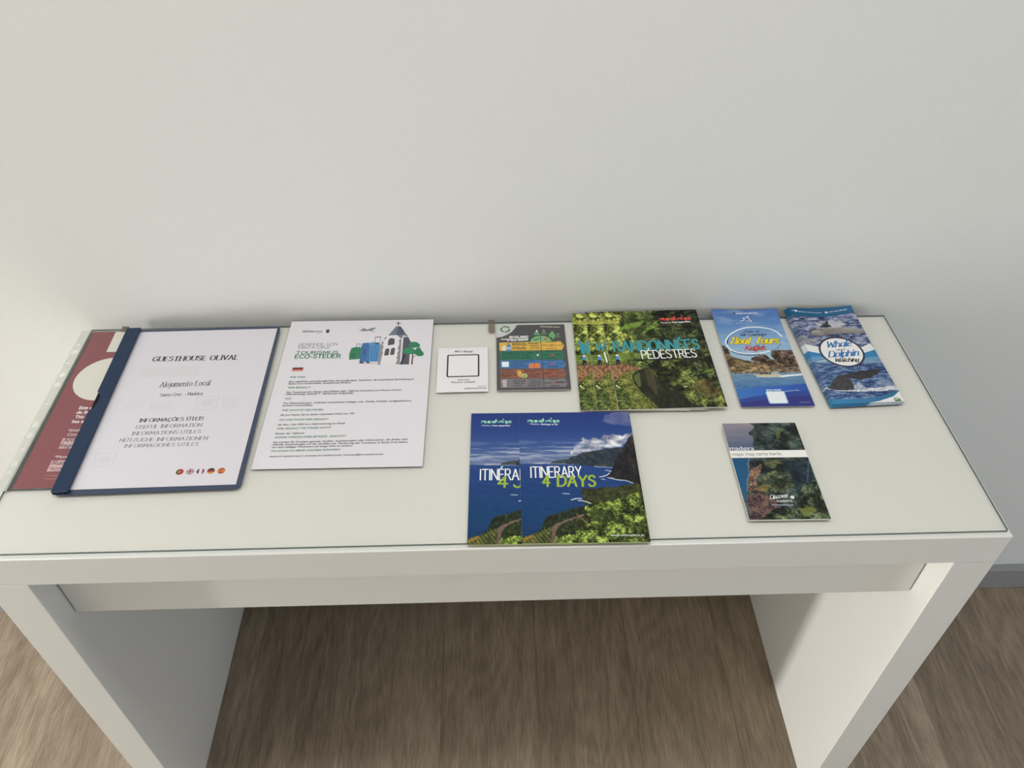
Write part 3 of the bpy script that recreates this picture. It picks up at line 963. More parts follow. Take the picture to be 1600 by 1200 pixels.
   ('ARENA', 66.1, 32.1, 75.8, 32.4, 2.0, 'block', 'darkbrown'),
   ('TIERRA', 83.6, 33.0, 96.5, 33.5, 1.8, 'block', 'darkbrown'),
   ('ACEITE', 72.4, 25.5, 86.9, 25.9, 2.0, 'block', 'darkbrown'),
   ('PAÑALES', 22.6, 17.4, 40.1, 17.5, 2.2, 'bold', 'black'),
   ('TIRITAS', 22.7, 12.4, 37.6, 12.8, 2.5, 'block', 'black'),
   ('GOMA', 22.6, 7.8, 35.7, 8.0, 2.2, 'block', 'black'),
   ('COLILLAS', 46.2, 17.3, 61.4, 17.5, 2.2, 'block', 'black'),
   ('CENIZAS', 44.4, 12.7, 61.5, 12.8, 2.2, 'block', 'black'),
   ('JUGUETES', 42.5, 7.8, 61.5, 8.1, 2.4, 'block', 'black'),
   ('PILAS', 74.1, 19.2, 84.0, 19.4, 2.0, 'block', 'black'),
   ('ROPA', 66.2, 12.4, 75.3, 12.5, 2.0, 'block', 'black'),
   ('MUEBLES', 82.4, 13.0, 97.0, 13.7, 2.5, 'block', 'black'),
   ('LIBROS', 73.5, 6.4, 85.7, 6.8, 2.2, 'block', 'black'),
  ],
 },
 'maroon': {
  'ell': [32.3,298.1,33.3,251.6],
  'circ': [9.9,181.3,48.5,237.8,51.5,149.7,11.0,216.6,27.0,161.5],
  'texts': [
   ('Este es', 33.2, 135.3, 53.2, 134.9, 5.5, 'bold', 'white'),
   ('de livr', 32.6, 126.8, 52.6, 126.5, 5.5, 'bold', 'white'),
   ('This es', 33.6, 118.4, 53.0, 118.3, 5.2, 'bold', 'white'),
   ('has a c', 32.7, 110.0, 53.3, 109.8, 5.3, 'bold', 'white'),
   ('*Entidad', 32.7, 94.3, 53.4, 94.2, 4.5, 'sans', 'white'),
   ('Compet', 34.7, 86.9, 55.6, 86.6, 4.5, 'sans', 'white'),
   ('ARM', 33.6, 76.2, 52.5, 76.0, 6.1, 'marker', 'ink'),
   ('Regio', 32.7, 66.9, 50.8, 66.8, 5.7, 'marker', 'ink'),
   ('*Morada', 32.3, 48.6, 53.7, 48.1, 4.4, 'sans', 'white'),
   ('Rua', 33.7, 37.5, 47.9, 37.5, 6.1, 'marker', 'ink'),
   ('9050', 33.5, 28.4, 53.1, 27.9, 4.5, 'marker', 'ink'),
   ('O presente', 31.8, 18.9, 49.3, 18.7, 1.9, 'sans', 'pinkish'),
   ('Turismo de', 32.6, 13.7, 50.6, 13.5, 1.9, 'sans', 'pinkish'),
  ],
  'note_a': [31.3,82.6,54.1,82.0,54.1,64.3,31.8,64.8],
  'note_b': [31.2,44.6,55.1,44.0,55.3,26.5,31.0,26.5],
 },
 'eco': {
  'texts': [
   ('município', 19.8, 270.0, 28.6, 270.0, 2.0, 'sans', 'grey'),
   ('santa', 19.6, 265.5, 35.5, 265.7, 4.2, 'bold', 'ink'),
   ('cruz', 39.1, 265.3, 49.4, 265.6, 3.9, 'bold', 'grey'),
   ('Madeira', 40.1, 262.5, 49.4, 262.8, 1.9, 'sans', 'grey'),
   ('GEMEINDE VON', 19.1, 235.0, 75.1, 234.7, 5.1, 'grot', 'grey'),
   ('SANTA CRUZ', 19.2, 228.1, 65.7, 227.7, 5.6, 'grot', 'grey'),
   ('TOURISMUS', 18.8, 216.3, 78.2, 215.6, 6.3, 'grotbold', 'green'),
   ('ECO-STEUER', 18.8, 207.2, 83.2, 206.9, 7.8, 'grotbold', 'green'),
   ('FÜR WAS?', 19.0, 166.0, 40.2, 166.0, 3.3, 'bold', 'green'),
   ('Das natürliche und kulturelle Erbe des Landkreises  bewahren, die touristische Entwicklung in', 19.0, 157.0, 191.8, 158.3, 3.3, 'bold', 'ink'),
   ('Santa Cruz vorantreiben, Investitionen fördern.', 19.0, 152.9, 105.9, 153.4, 3.3, 'bold', 'ink'),
   ('WER BEZAHLT?', 19.3, 145.0, 50.7, 144.7, 3.2, 'bold', 'green'),
   ('Die Tourismus Eco Steuer wird Gästen über 13Jahren berechnet, pro Person und pro', 19.5, 135.7, 176.7, 137.3, 3.2, 'bold', 'ink'),
   ('Übernachtung, maximal 7  Nächte pro Aufenthalt-', 19.0, 132.0, 111.7, 132.3, 3.2, 'bold', 'ink'),
   ('WO?', 19.1, 123.1, 28.2, 123.1, 3.1, 'bold', 'green'),
   ('Pro Übernachtung in  örtlichen touristischen Anlagen, wie  Hotels, Hostels, Landgasthäusern,', 18.9, 114.6, 191.8, 115.7, 3.1, 'bold', 'ink'),
   ('privaten Unterkünften.', 18.7, 110.5, 59.7, 110.2, 3.1, 'bold', 'ink'),
   ('WIE HOCH IST DIE STEUER?', 19.3, 101.2, 74.8, 101.2, 3.1, 'bold', 'green'),
   ('2€ pro Nacht, bis zu einem maximalen Preis von 14€', 18.8, 92.3, 117.0, 93.2, 3.0, 'bold', 'ink'),
   ('WO UND WANN WIRD BEZAHLT?', 18.9, 83.4, 84.0, 83.6, 3.0, 'bold', 'green'),
   ('Ab dem 1.Jan 2023 pro übernachtung im Hotel', 18.6, 74.7, 106.5, 75.6, 2.9, 'bold', 'ink'),
   ('WER BEZAHLT DIE STEUER NICHT?', 19.0, 67.6, 89.8, 68.2, 2.9, 'bold', 'green'),
   ('Kinder bis 12Jahren', 18.7, 58.8, 56.2, 59.0, 2.9, 'bold', 'ink'),
   ('WOFÜR WERDEN DIESE ERTRÄGE  GENUTZT?', 18.9, 51.9, 111.1, 52.6, 2.9, 'bold', 'green'),
   ('Sie werden für Projekte genutzt, Studien, Ausstattungen oder Infrastruktur, die direkt oder', 18.8, 43.5, 192.0, 45.1, 2.8, 'bold', 'ink'),
   ('indirekt Auswirkungen auf die Qualität und  Förderung des Tourismus in Santa Cruz haben,', 18.5, 39.4, 192.1, 40.3, 2.8, 'bold', 'ink'),
   ('um nach haltiges Wachstum auf lange Sicht zu sichern.', 18.6, 35.0, 122.0, 35.6, 2.8, 'bold', 'ink'),
   ('WO KANN ICH MEHR DARÜBER ERFAHREN?', 18.5, 28.3, 106.9, 29.2, 2.8, 'bold', 'green'),
   ('www.cm-santacruz.pt | ecotaxa.cm-santacruz.pt | ecotaxa@cm-santacruz.pt', 18.3, 19.6, 162.3, 20.3, 2.7, 'bold', 'ink'),
  ],
  'star': [37.0,266.7],
  'crest': [54.5,270.8,59.2,271.2,59.6,263.4,54.9,263.0],
  'flag': [19.1,187.5,34.0,187.7,34.6,179.6,19.4,179.3],
  'plane': [100.9,276.4,107.2,272.6,110.2,272.9,115.2,269.4,120.3,272.3,125.6,274.2,127.9,272.7,126.0,269.7,122.4,267.4,127.1,262.4,125.1,263.1,119.4,266.6,114.1,266.0,109.5,265.3,102.2,269.1,107.5,269.6,108.8,271.3],
  'case_g': [96.5,202.4,95.2,216.0,96.2,222.8,97.1,227.9,102.9,230.1,109.0,229.3,112.1,228.1,112.6,204.3,107.5,203.3],
  'case_gd': [96.9,211.4,96.9,217.0,105.8,218.0,106.5,205.5,98.4,204.6],
  'handle_g': [103.9,230.6,103.9,237.3,108.7,237.5,108.5,229.9],
  'case_bd': [111.8,197.6,111.0,231.6,111.8,237.4,114.0,238.5,121.5,239.5,122.9,197.3],
  'case_b': [122.2,197.4,121.1,236.0,123.0,239.4,128.2,240.5,138.5,235.6,139.2,197.5],
  'handle_b': [129.7,236.4,129.2,251.6,137.2,251.4,136.9,236.2],
  'grip': [116.4,213.2,116.4,223.4,117.7,223.6,117.9,213.1],
  'wheels': [113.4,196.5,116.9,195.3,123.0,196.8,125.4,195.1],
  'floorline': [110.4,194.3,138.7,194.5],
  'case_dark': [129.5,235.2,131.3,239.2,135.9,239.1,136.2,235.6],
  'rib0': [123.3,232.4,124.3,198.4],
  'rib1': [127.5,232.3,128.4,198.3],
  'rib2': [131.3,232.3,132.1,198.2],
  'rib3': [134.7,232.2,135.4,198.1],
  'tower': [138.4,190.3,138.2,230.9,140.0,243.7,146.8,253.0,161.1,255.6,170.4,254.8,177.5,251.0,182.1,240.3,182.5,190.3,170.0,190.7,163.3,191.4],
  'wall': [141.3,190.8,142.7,214.8,142.5,241.3,147.5,254.2,160.7,255.6,166.4,246.6,165.8,225.6,163.8,203.0,163.7,190.8],
  'side': [171.8,190.6,170.7,251.2,177.6,250.4,182.1,240.3,182.9,190.3,169.6,190.7],
  'quoin': [170.0,191.2,163.7,191.4,165.9,200.7,163.7,205.2,165.5,209.7,164.0,215.4,166.1,221.0,163.9,225.7,165.8,234.9,164.3,244.3,167.9,247.7],
  'quoin_l': [138.4,190.3,138.6,230.9,140.1,243.1,142.6,240.7,141.8,233.2,143.6,229.6,142.1,221.6,143.7,215.9,142.6,208.0,142.3,199.1,142.0,190.8],
  'roof': [147.8,254.8,157.9,276.2,164.1,276.1,170.4,265.0,178.0,250.4,170.4,254.8,160.7,255.6],
  'roof_d': [159.2,255.7,161.1,275.5,164.6,275.4,170.4,264.4,169.6,255.4],
  'cornice': [160.7,255.6,170.4,254.5,167.9,247.1,165.4,249.6],
  'stone': [141.6,247.2,145.3,252.8,146.0,248.9,143.3,245.4],
  'cross_a': [157.7,283.2,164.0,282.6],
  'cross_b': [160.4,286.6,160.8,278.6],
  'win_a': [149.0,232.4,148.8,243.5,150.3,247.9,154.0,249.0,157.6,247.4,158.5,243.2,158.3,234.5],
  'win_b': [145.8,210.2,146.2,221.5,147.7,225.5,150.3,226.2,152.3,223.7,152.1,210.6],
  'win_c': [154.1,211.3,154.5,223.6,156.3,226.8,158.9,227.0,160.4,224.6,160.1,211.9],
  'crown_a': [171.7,217.5,173.4,223.7,179.2,227.0,186.1,225.1,190.3,219.3,187.7,212.5,181.0,212.7,174.9,214.0],
  'crown_b': [179.0,229.9,180.8,236.8,185.2,239.7,189.8,239.0,194.5,235.3,196.3,230.7,194.3,227.2,187.6,226.2,181.5,226.4],
  'crown_c': [188.4,213.7,189.4,220.5,192.8,226.1,196.6,226.0,198.4,221.4,202.6,213.3,200.7,208.3,194.7,207.9],
  'trunk': [185.9,190.3,185.9,211.5,186.9,225.1,187.6,225.1,187.8,211.4,188.1,190.2],
  'branch': [188.1,206.3,191.7,209.1],
 },
}


def SH(n):
    return ART[n]


def paint_coast(X, Y):
    a = SH('itin2')
    hx0, hy0, hx1, hy1 = a['hor']
    hor = hy0 + (hy1 - hy0) * (X - hx0) / (hx1 - hx0)
    top = 209.0
    t = np.clip((Y - hor) / (top - hor), 0, 1)
    img = ramp(t, (0, (112, 130, 172)), (.12, (92, 112, 162)), (.35, (60, 88, 150)), (.7, (42, 68, 138)), (1, (40, 60, 130)))
    warm = fbm(X, Y, 60, seed=3)
    st = fbm(X + Y * .8, Y, 26, 2.6, seed=11, octv=5)
    m = sstep(.40, .66, st) * sstep(.02, .1, t) * (1 - sstep(.26, .5, t)) * .8
    img = over(img, m, C3(176, 184, 206))
    st2 = fbm(X, Y, 34, 1.6, seed=21, octv=4)
    m = sstep(.5, .75, st2) * (1 - sstep(.10, .22, t)) * .6
    img = over(img, m, C3(62, 76, 116))
    m = sstep(.42, .7, fbm(X, Y, 24, 2.2, seed=5)) * (1 - sstep(.035, .06, t))
    img = over(img, m * .8, C3(196, 200, 212))
    # cumulus and a grey cloud
    cm = soft(inside(X, Y, a['cumulus'], 3.5, 9), 3) * (0.55 + .45 * sstep(.3, .5, fbm(X, Y, 9, seed=8)))
    cc = ramp(fbm(X, Y, 11, 7, seed=14, octv=5) + (inside(X, Y, a['cloud_low'], 3, 6) * -.12), (.25, (118, 124, 150)), (.5, (186, 188, 204)), (.68, (240, 240, 244)))
    img = over(img, cm, cc)
    cm = soft(inside(X, Y, a['cloud'], 5, 12), 6) * (.35 + .6 * fbm(X, Y, 14, seed=18))
    img = over(img, np.clip(cm, 0, 1) * .75, C3(150, 148, 176))
    # sea
    sea = ramp(np.clip((hor - Y) / 110.0, 0, 1), (0, (40, 72, 134)), (.3, (34, 66, 124)), (.7, (26, 66, 114)), (1, (26, 60, 102)))
    sea = sea * (0.90 + .22 * fbm(X, Y, 7, 1.6, seed=25, octv=4))[..., None]
    img = over(img, (Y < hor).astype(float), sea)
    # far mountains
    fm = soft(inside(X, Y, a['far'], .6, 5), 1)
    fc = foliage(X + Y * .6, Y, 9, 41, (32, 42, 58), (52, 62, 72), (84, 92, 90), .8)
    img = over(img, fm, fc)
    for k, w in (('surf_a', 1.0), ('surf_b', 1.4), ('surf_c', 1.3), ('surf_d', .7), ('surf_h', .8)):
        img = over(img, near(X, Y, a[k], w, .9), C3(214, 222, 230))
    # near cliff
    cm = soft(inside(X, Y, a['cliff'], 1.2, 5), 1)
    img = over(img, cm, foliage(X, Y * .6, 7, 51, (26, 26, 32), (42, 40, 44), (72, 66, 64), .8))
    for k, w in (('surf_c', 1.0), ('surf_e', 1.3), ('surf_f', 1.4), ('surf_g', .8), ('surf_i', .8)):
        img = over(img, near(X, Y, a[k], w, .9), C3(214, 222, 230))
    img = over(img, soft(inside(X, Y, a['headland'], 2.2, 5), 1), foliage(X, Y, 5, 61, (34, 36, 30), (58, 62, 38), (96, 98, 52), .9))
    img = over(img, near(X, Y, a['surf_f'], 1.2, .8), C3(214, 222, 230))
    # terraced field, trees, bushes, road
    fld = foliage(X, Y, 5, 71, (52, 58, 34), (84, 94, 48), (128, 130, 62))
    rows = .5 + .5 * np.sin((X * .95 + Y * .62) * 1.35 + fbm(X, Y, 9, seed=4) * 3)
    fld = fld * (.72 + .45 * rows)[..., None]
    img = over(img, inside(X, Y, a['slope'], 1.2, 4), foliage(X, Y, 5, 89, (20, 26, 18), (46, 54, 30), (98, 104, 52), .9))
    img = over(img, soft(inside(X, Y, a['field'], .8, 4), 1), fld)
    img = over(img, soft(inside(X, Y, a['gold'], 1.2, 4), 2) * .7, C3(184, 132, 58))
    bf = foliage(X, Y, 4.5, 81, (24, 34, 16), (84, 104, 42), (164, 180, 84), 1.25)
    bf = bf * (.62 + .62 * sstep(.38, .62, fbm(X, Y, 11, seed=83, octv=3)))[..., None]
    img = over(img, inside(X, Y, a['bush'], 2.2, 5), bf)
    img = over(img, inside(X, Y, a['trees'], 1.6, 4), foliage(X, Y, 4, 91, (22, 28, 26), (40, 50, 36), (78, 84, 48), .9))
    img = over(img, soft(inside(X, Y, a['dark2'], 2.2, 4), 2) * .75, foliage(X, Y, 4, 95, (26, 34, 22), (48, 60, 30), (96, 112, 48), .9))
    img = over(img, inside(X, Y, a['road'], .5, 4), foliage(X, Y, 4, 99, (84, 66, 64), (116, 94, 88), (146, 124, 112), .7))
    img = over(img, inside(X, Y, a['dark'], 1.4, 3), foliage(X, Y, 3.6, 92, (24, 30, 22), (44, 54, 32), (88, 98, 48), .9))
    img = over(img, near(X, Y, a['pole'], .8), C3(170, 140, 96))
    return img


def paint_levada(X, Y):
    a = SH('rando3')
    img = foliage(X, Y, 12, 101, (18, 24, 18), (46, 54, 32), (106, 112, 62), 1.05)
    img = img * (.5 + .75 * sstep(.36, .64, fbm(X, Y, 20, seed=137, octv=3)))[..., None]
    for k in range(26):
        r = random.Random(500 + k)
        x0, y0 = 50 + 95 * r.random(), 120 + 84 * r.random()
        an, ln = r.uniform(-.3, 1.0), r.uniform(8, 20)
        q = (x0, y0, x0 + ln * .5 * math.cos(an), y0 + ln * .5 * math.sin(an) + 1.2, x0 + ln * math.cos(an), y0 + ln * math.sin(an) - .8)
        img = over(img, near(X, Y, q, r.uniform(.7, 1.6), .8) * r.uniform(.35, .7), C3(*[(84, 104, 52), (120, 132, 76), (104, 92, 56)][k % 3]))
    lw = sstep(95, 20, X) * sstep(100, 150, Y)
    img = over(img, lw * .6, foliage(X, Y, 8, 103, (36, 46, 22), (80, 96, 40), (150, 160, 76)))
    img = over(img, soft(inside(X, Y, a['canopy'], 3, 8), 2), foliage(X, Y, 9, 107, (34, 42, 20), (98, 112, 46), (194, 198, 104), 1.3) * (.7 + .45 * sstep(.35, .65, fbm(X, Y, 13, seed=139, octv=3)))[..., None])
    img = over(img, soft(inside(X, Y, a['sunny'], 4, 8), 3) * .6, foliage(X, Y, 5, 109, (110, 120, 40), (196, 196, 84), (232, 226, 130)))
    # dark trunks and branches
    for k, (p, w) in enumerate((((33, 205, 30, 170, 36, 140, 34, 118), 1.4), ((2, 180, 14, 177, 30, 181), 1.5), ((48, 150, 60, 135, 66, 120), 1.2), ((88, 208, 84, 160, 92, 120), 2.0))):
        img = over(img, near(X, Y, p, w, 1.5) * .8, C3(34, 34, 22))
    # grass strip at the foot of the trees
    g = sstep(96, 102, Y) * (1 - sstep(108, 118, Y + (fbm(X, Y, 6, seed=2) - .5) * 12)) * (X < 62)
    img = over(img, g * .8, foliage(X, Y, 6, 113, (58, 78, 32), (104, 132, 58), (160, 176, 88)))
    for k in ('leaf_a', 'leaf_b', 'leaf_c', 'leaf_d', 'leaf_e'):
        img = over(img, soft(inside(X, Y, a[k], 1.0, 4), 1) * .85, foliage(X + Y, Y, 5, 117, (70, 98, 34), (110, 144, 54), (170, 190, 96), .7))
    rd = sstep(70, 110, X) * sstep(118, 150, Y) * .25
    img = over(img, rd, C3(24, 28, 26))
    # near ground
    low = (Y + (fbm(X, Y, 6, seed=133) - .5) * 8 < 96).astype(float) * (1 - sstep(64, 78, X))
    img = over(img, low, foliage(X, Y, 7, 119, (30, 40, 22), (66, 84, 40), (128, 138, 70), 1.1))
    yel = sstep(.70, .78, fbm(X, Y * 1.4, 5, seed=121, octv=3)) * low * (X < 45)
    img = over(img, yel, C3(206, 190, 110))
    img = over(img, inside(X, Y, a['slope'], 2, 5), foliage(X, Y, 6, 123, (22, 30, 18), (66, 76, 38), (136, 140, 72), 1.1) * (.45 + .8 * sstep(.36, .66, fbm(X, Y, 17, seed=135, octv=3)))[..., None])
    img = over(img, soft(inside(X, Y, a['red'], 5, 9), 4) * .6, foliage(X, Y, 5, 125, (40, 34, 22), (84, 68, 40), (130, 108, 60)))
    img = over(img, inside(X, Y, a['soil'], 1.6, 4), foliage(X, Y, 3, 127, (74, 48, 34), (128, 92, 64), (176, 136, 98), 1.1))
    img = over(img, inside(X, Y, a['bank'], 1.0, 4), foliage(X, Y, 5, 129, (48, 56, 24), (98, 106, 48), (158, 156, 82), 1.0))
    wat = foliage(X, Y * .3, 6, 131, (28, 32, 26), (40, 42, 32), (62, 60, 44), .7)
    img = over(img, soft(inside(X, Y, a['water'], .5, 5), 1), wat)
    img = over(img, soft(inside(X, Y, a['shine'], .6, 5), 3) * .7, C3(104, 118, 60))
    img = over(img, soft(inside(X, Y, a['shine2'], 1, 5), 6) * .55, C3(92, 82, 58))
    img = over(img, near(X, Y, (61, 92, 66, 96, 75, 101), 2.2) * .5, C3(46, 44, 38))
    for k, c in (('trousers', (28, 34, 52)), ('shirt', (76, 132, 186)), ('hat', (224, 226, 222))):
        img = over(img, inside(X, Y, a[k]), C3(*c))
    for p in (a['flower'], a['flower2']):
        img = over(img, near(X, Y, p, 2.0, 1.0), C3(222, 208, 140))
    return img * 1.10


def paint_boat(X, Y):
    a = SH('boat')
    img = ramp(Y, (90, (158, 186, 208)), (130, (132, 172, 210)), (170, (98, 140, 198)), (209, (82, 118, 186)))
    m = sstep(.5, .8, fbm(X + Y * .5, Y, 30, 8, seed=201)) * .35
    img = over(img, m, C3(190, 206, 222))
    gl = np.exp(-(((X - 48) / 34.0) ** 2 + ((Y - 136) / 22.0) ** 2)) * .35
    img = over(img, gl, C3(190, 208, 224))
    img = over(img, inside(X, Y, a['land'], 1.2, 5), foliage(X, Y, 6, 203, (70, 52, 40), (132, 106, 76), (190, 164, 118), 1.1) * (.66 + .5 * sstep(.35, .65, fbm(X, Y, 12, 7, seed=221)))[..., None])
    img = over(img, soft(inside(X, Y, a['land'], 4, 9), 3) * sstep(.55, .7, fbm(X, Y, 12, 6, seed=205)) * .7, C3(150, 142, 84))
    for k, sd in (('rock_left', 207), ('mesa', 209), ('rock', 211)):
        img = over(img, inside(X, Y, a[k], 1.3, 4), foliage(X, Y, 5, sd, (46, 36, 34), (96, 76, 64), (154, 128, 104), 1.15) * (.66 + .5 * sstep(.35, .65, fbm(X, Y, 9, seed=sd + 50)))[..., None])
    img = over(img, inside(X, Y, a['beach'], .8, 4), foliage(X, Y, 2.2, 213, (70, 62, 56), (122, 106, 88), (182, 164, 136), 1.2))
    sea = ramp(Y, (38, (78, 120, 172)), (60, (104, 140, 172)), (76, (138, 166, 184)))
    sea = sea * (.84 + .32 * fbm(X, Y, 9, 2, seed=215, octv=4))[..., None]
    img = over(img, inside(X, Y, a['sea']), sea)
    img = over(img, near(X, Y, a['wake'][:10], 1.2, .5), C3(236, 240, 242))
    img = over(img, soft(inside(X, Y, a['wake'], .3), 1), C3(236, 240, 242))
    img = over(img, inside(X, Y, a['hull'], .2), C3(206, 196, 158))
    img = over(img, inside(X, Y, a['crew'], 1.2, 2), foliage(X, Y, 1.6, 217, (38, 40, 50), (70, 66, 66), (150, 120, 96), 1.3))
    img = over(img, inside(X, Y, a['engine'], .6, 2), C3(176, 182, 186))
    blot = sstep(.62, .7, fbm(X, Y, 5, 3, seed=219)) * inside(X, Y, a['sea']) * (X < 30) * (Y < 44)
    img = over(img, blot * .6, C3(44, 72, 110))
    sw = ramp(X, (0, (64, 118, 192)), (60, (54, 100, 190)), (100, (48, 84, 172)))
    img = over(img, soft(inside(X, Y, a['swell']), 1), sw)
    img = over(img, soft(inside(X, Y, a['deep']), 1), C3(50, 74, 152))
    img = over(img, soft(inside(X, Y, a['base']), 2), C3(54, 58, 132))
    return img


def sea_tex(X, Y, seed, d, m, l):
    f = fbm(X + 3 * fbm(X, Y, 9, seed=seed + 40), Y, 10, 3.0, seed=seed, octv=5, gain=.78)
    return ramp((f - .5) * 2.9 + .5, (0, d), (.5, m), (1, l))


def paint_whale(X, Y):
    a = SH('whale4')
    img = sea_tex(X, Y, 301, (44, 54, 92), (100, 112, 150), (186, 190, 208))
    m = soft(inside(X, Y, a['splash'], 4, 9), 8)
    img = over(img, m * .8, C3(208, 204, 210))
    img = over(img, soft(inside(X, Y, a['whale'], .7, 6), 1), ramp(Y + (fbm(X, Y, 8, seed=303) - .5) * 14, (135, (92, 88, 92)), (146, (136, 132, 132)), (158, (172, 168, 162))))
    img = over(img, near(X, Y, a['whale'][:6], 1.4, .4) * .8, C3(56, 52, 56))
    img = over(img, soft(inside(X, Y, a['whale2'], 2.0, 6), 2), foliage(X, Y, 6, 305, (110, 108, 116), (150, 148, 154), (186, 184, 184), .8))
    img = over(img, inside(X, Y, a['sea']), sea_tex(X, Y, 311, (38, 58, 104), (70, 98, 144), (140, 160, 194)))
    img = over(img, soft(inside(X, Y, a['teal']), 1), C3(54, 130, 184))
    img = over(img, soft(inside(X, Y, a['mist'], 1, 8), 5) * .8, ramp(Y, (70, (150, 164, 190)), (88, (120, 158, 194))))
    img = over(img, near(X, Y, (5, 84, 20, 87), 2.2, 1) * .7, C3(220, 224, 228))
    img = over(img, soft(inside(X, Y, a['crest2'], 4, 7), 5) * .55, C3(150, 164, 188))
    img = over(img, soft(inside(X, Y, a['splash2'], 2.5, 5), 2) * .8, foliage(X, Y, 3, 313, (140, 150, 172), (196, 202, 212), (238, 240, 242)))
    img = over(img, inside(X, Y, a['foam'], 1.2, 4), foliage(X, Y, 3.5, 315, (150, 158, 180), (204, 206, 214), (242, 242, 244), 1.1))
    img = over(img, inside(X, Y, a['fluke'], .3, 3), foliage(X, Y, 7, 317, (42, 40, 42), (58, 56, 58), (78, 76, 78), .4))
    img = over(img, inside(X, Y, a['stock'], .4, 3), foliage(X * 1.6, Y, 7, 319, (46, 46, 50), (68, 68, 72), (98, 98, 102), .5))
    img = over(img, soft(inside(X, Y, a['header']), 1), ramp(X, (0, (28, 92, 132)), (98, (52, 104, 146))))
    img = over(img, inside(X, Y, a['swoosh']), ramp(X, (0, (58, 134, 182)), (60, (60, 120, 168)), (98, (52, 112, 146))))
    img = over(img, inside(X, Y, a['white']), C3(232, 234, 234))
    img = over(img, inside(X, Y, a['band']), C3(230, 232, 232))
    return img


def paint_cliffs(X, Y):
    a = SH('map')
    img = foliage(X + Y * .5, Y, 14, 401, (26, 34, 42), (54, 66, 64), (92, 104, 92), .9)
    st = fbm(X * 1.1 + Y * .9, Y * .5 - X * .4, 5, 16, seed=403)
    img = img * ((.62 + .75 * st) * (.6 + .6 * sstep(.36, .64, fbm(X, Y, 16, seed=431, octv=3))))[..., None]
    img = over(img, soft(inside(X, Y, a['ridge'], 2, 5), 3) * .6, C3(122, 122, 66))
    img = over(img, inside(X, Y, a['sky'], 1.2, 4), ramp(Y, (108, (72, 92, 128)), (130, (116, 116, 138)), (156, (148, 138, 148))) * (.92 + .16 * fbm(X + Y, Y, 14, 3, seed=437))[..., None])
    img = over(img, soft(inside(X, Y, a['upgreen'], 3, 6), 2) * .7, foliage(X, Y, 6, 405, (60, 66, 48), (104, 108, 62), (146, 142, 84)))
    img = over(img, inside(X, Y, a['sea'], 1.0, 5), ramp(Y + (fbm(X, Y, 9, seed=407) - .5) * 16, (20, (70, 92, 116)), (50, (38, 92, 134)), (100, (36, 84, 124))))
    img = over(img, inside(X, Y, a['rock'], 3, 6), foliage(X, Y, 7, 409, (62, 50, 58), (128, 100, 82), (178, 146, 112), 1.1))
    img = over(img, inside(X, Y, a['hill'], 2.5, 6), foliage(X, Y, 7, 411, (34, 42, 38), (70, 80, 62), (120, 120, 84), 1.0) * (.7 + .5 * sstep(.36, .64, fbm(X, Y, 10, seed=433, octv=3)))[..., None])
    img = over(img, soft(inside(X, Y, a['gold'], 2.5, 5), 3) * .6, C3(150, 128, 68))
    img = over(img, soft(inside(X, Y, a['red'], 3, 7), 2), foliage(X, Y, 6, 413, (46, 36, 46), (98, 76, 72), (140, 110, 94), 1.0))
    img = over(img, soft(inside(X, Y, a['ravine'], 3, 7), 4) * .85, foliage(X, Y, 10, 415, (20, 28, 42), (32, 46, 60), (56, 72, 78), .9))
    img = over(img, inside(X, Y, a['trees'], 3, 6), foliage(X, Y, 6, 417, (24, 34, 36), (66, 80, 62), (132, 142, 94), 1.1) * (.55 + .65 * sstep(.36, .64, fbm(X, Y, 11, seed=435, octv=3)))[..., None])
    img = over(img, soft(inside(X, Y, a['lime'], 3, 6), 3) * .6, C3(160, 168, 76))
    img = over(img, near(X, Y, a['surf'], 1.0, 1.2) * .6, C3(196, 186, 184))
    img = over(img, near(X, Y, a['fall'], 1.0) * .5, C3(120, 160, 196))
    return img


# ------------------------------------------------------------------ the room
def structure(name, mb, m, **kw):
    return tag(mb.build(name, m, **kw), kind='structure')


WY = 0.4278
XL, XR, YF, ZC = -6.2, 3.0, -3.5, 2.55
M_FLOOR = mat('wood_floor', rough=0.42, spec=0.35)
nt = M_FLOOR.node_tree
bs = nt.nodes['Principled BSDF']
L = nt.links.new
tc = nt.nodes.new('ShaderNodeTexCoord')
sep = nt.nodes.new('ShaderNodeSeparateXYZ')
L(tc.outputs['Object'], sep.inputs[0])
# plank number across x and a step along y for each plank


def mnode(op, a=None, b=None, va=None, vb=None):
    n = nt.nodes.new('ShaderNodeMath')
    n.operation = op
    for k, (lk, v) in enumerate(((a, va), (b, vb))):
        if lk is not None:
            L(lk, n.inputs[k])
        elif v is not None:
            n.inputs[k].default_value = v
    return n.outputs[0]


px = mnode('DIVIDE', mnode('ADD', sep.outputs['X'], None, vb=4.075), None, vb=0.19)
pid = mnode('FLOOR', px)
wn = nt.nodes.new('ShaderNodeTexWhiteNoise')
wn.noise_dimensions = '1D'
L(pid, wn.inputs['W'])
py = mnode('DIVIDE', mnode('ADD', mnode('ADD', sep.outputs['Y'], None, vb=0.75), mnode('MULTIPLY', mnode('MODULO', pid, None, vb=2.0), None, vb=0.61)), None, vb=1.22)
pid2 = mnode('ADD', mnode('MULTIPLY', pid, None, vb=7.31), mnode('FLOOR', py))
wn2 = nt.nodes.new('ShaderNodeTexWhiteNoise')
wn2.noise_dimensions = '1D'
L(pid2, wn2.inputs['W'])
comb = nt.nodes.new('ShaderNodeCombineXYZ')
L(sep.outputs['X'], comb.inputs[0])
L(mnode('MULTIPLY', sep.outputs['Y'], None, vb=0.075), comb.inputs[1])
L(mnode('MULTIPLY', wn2.outputs['Value'], None, vb=9.0), comb.inputs[2])


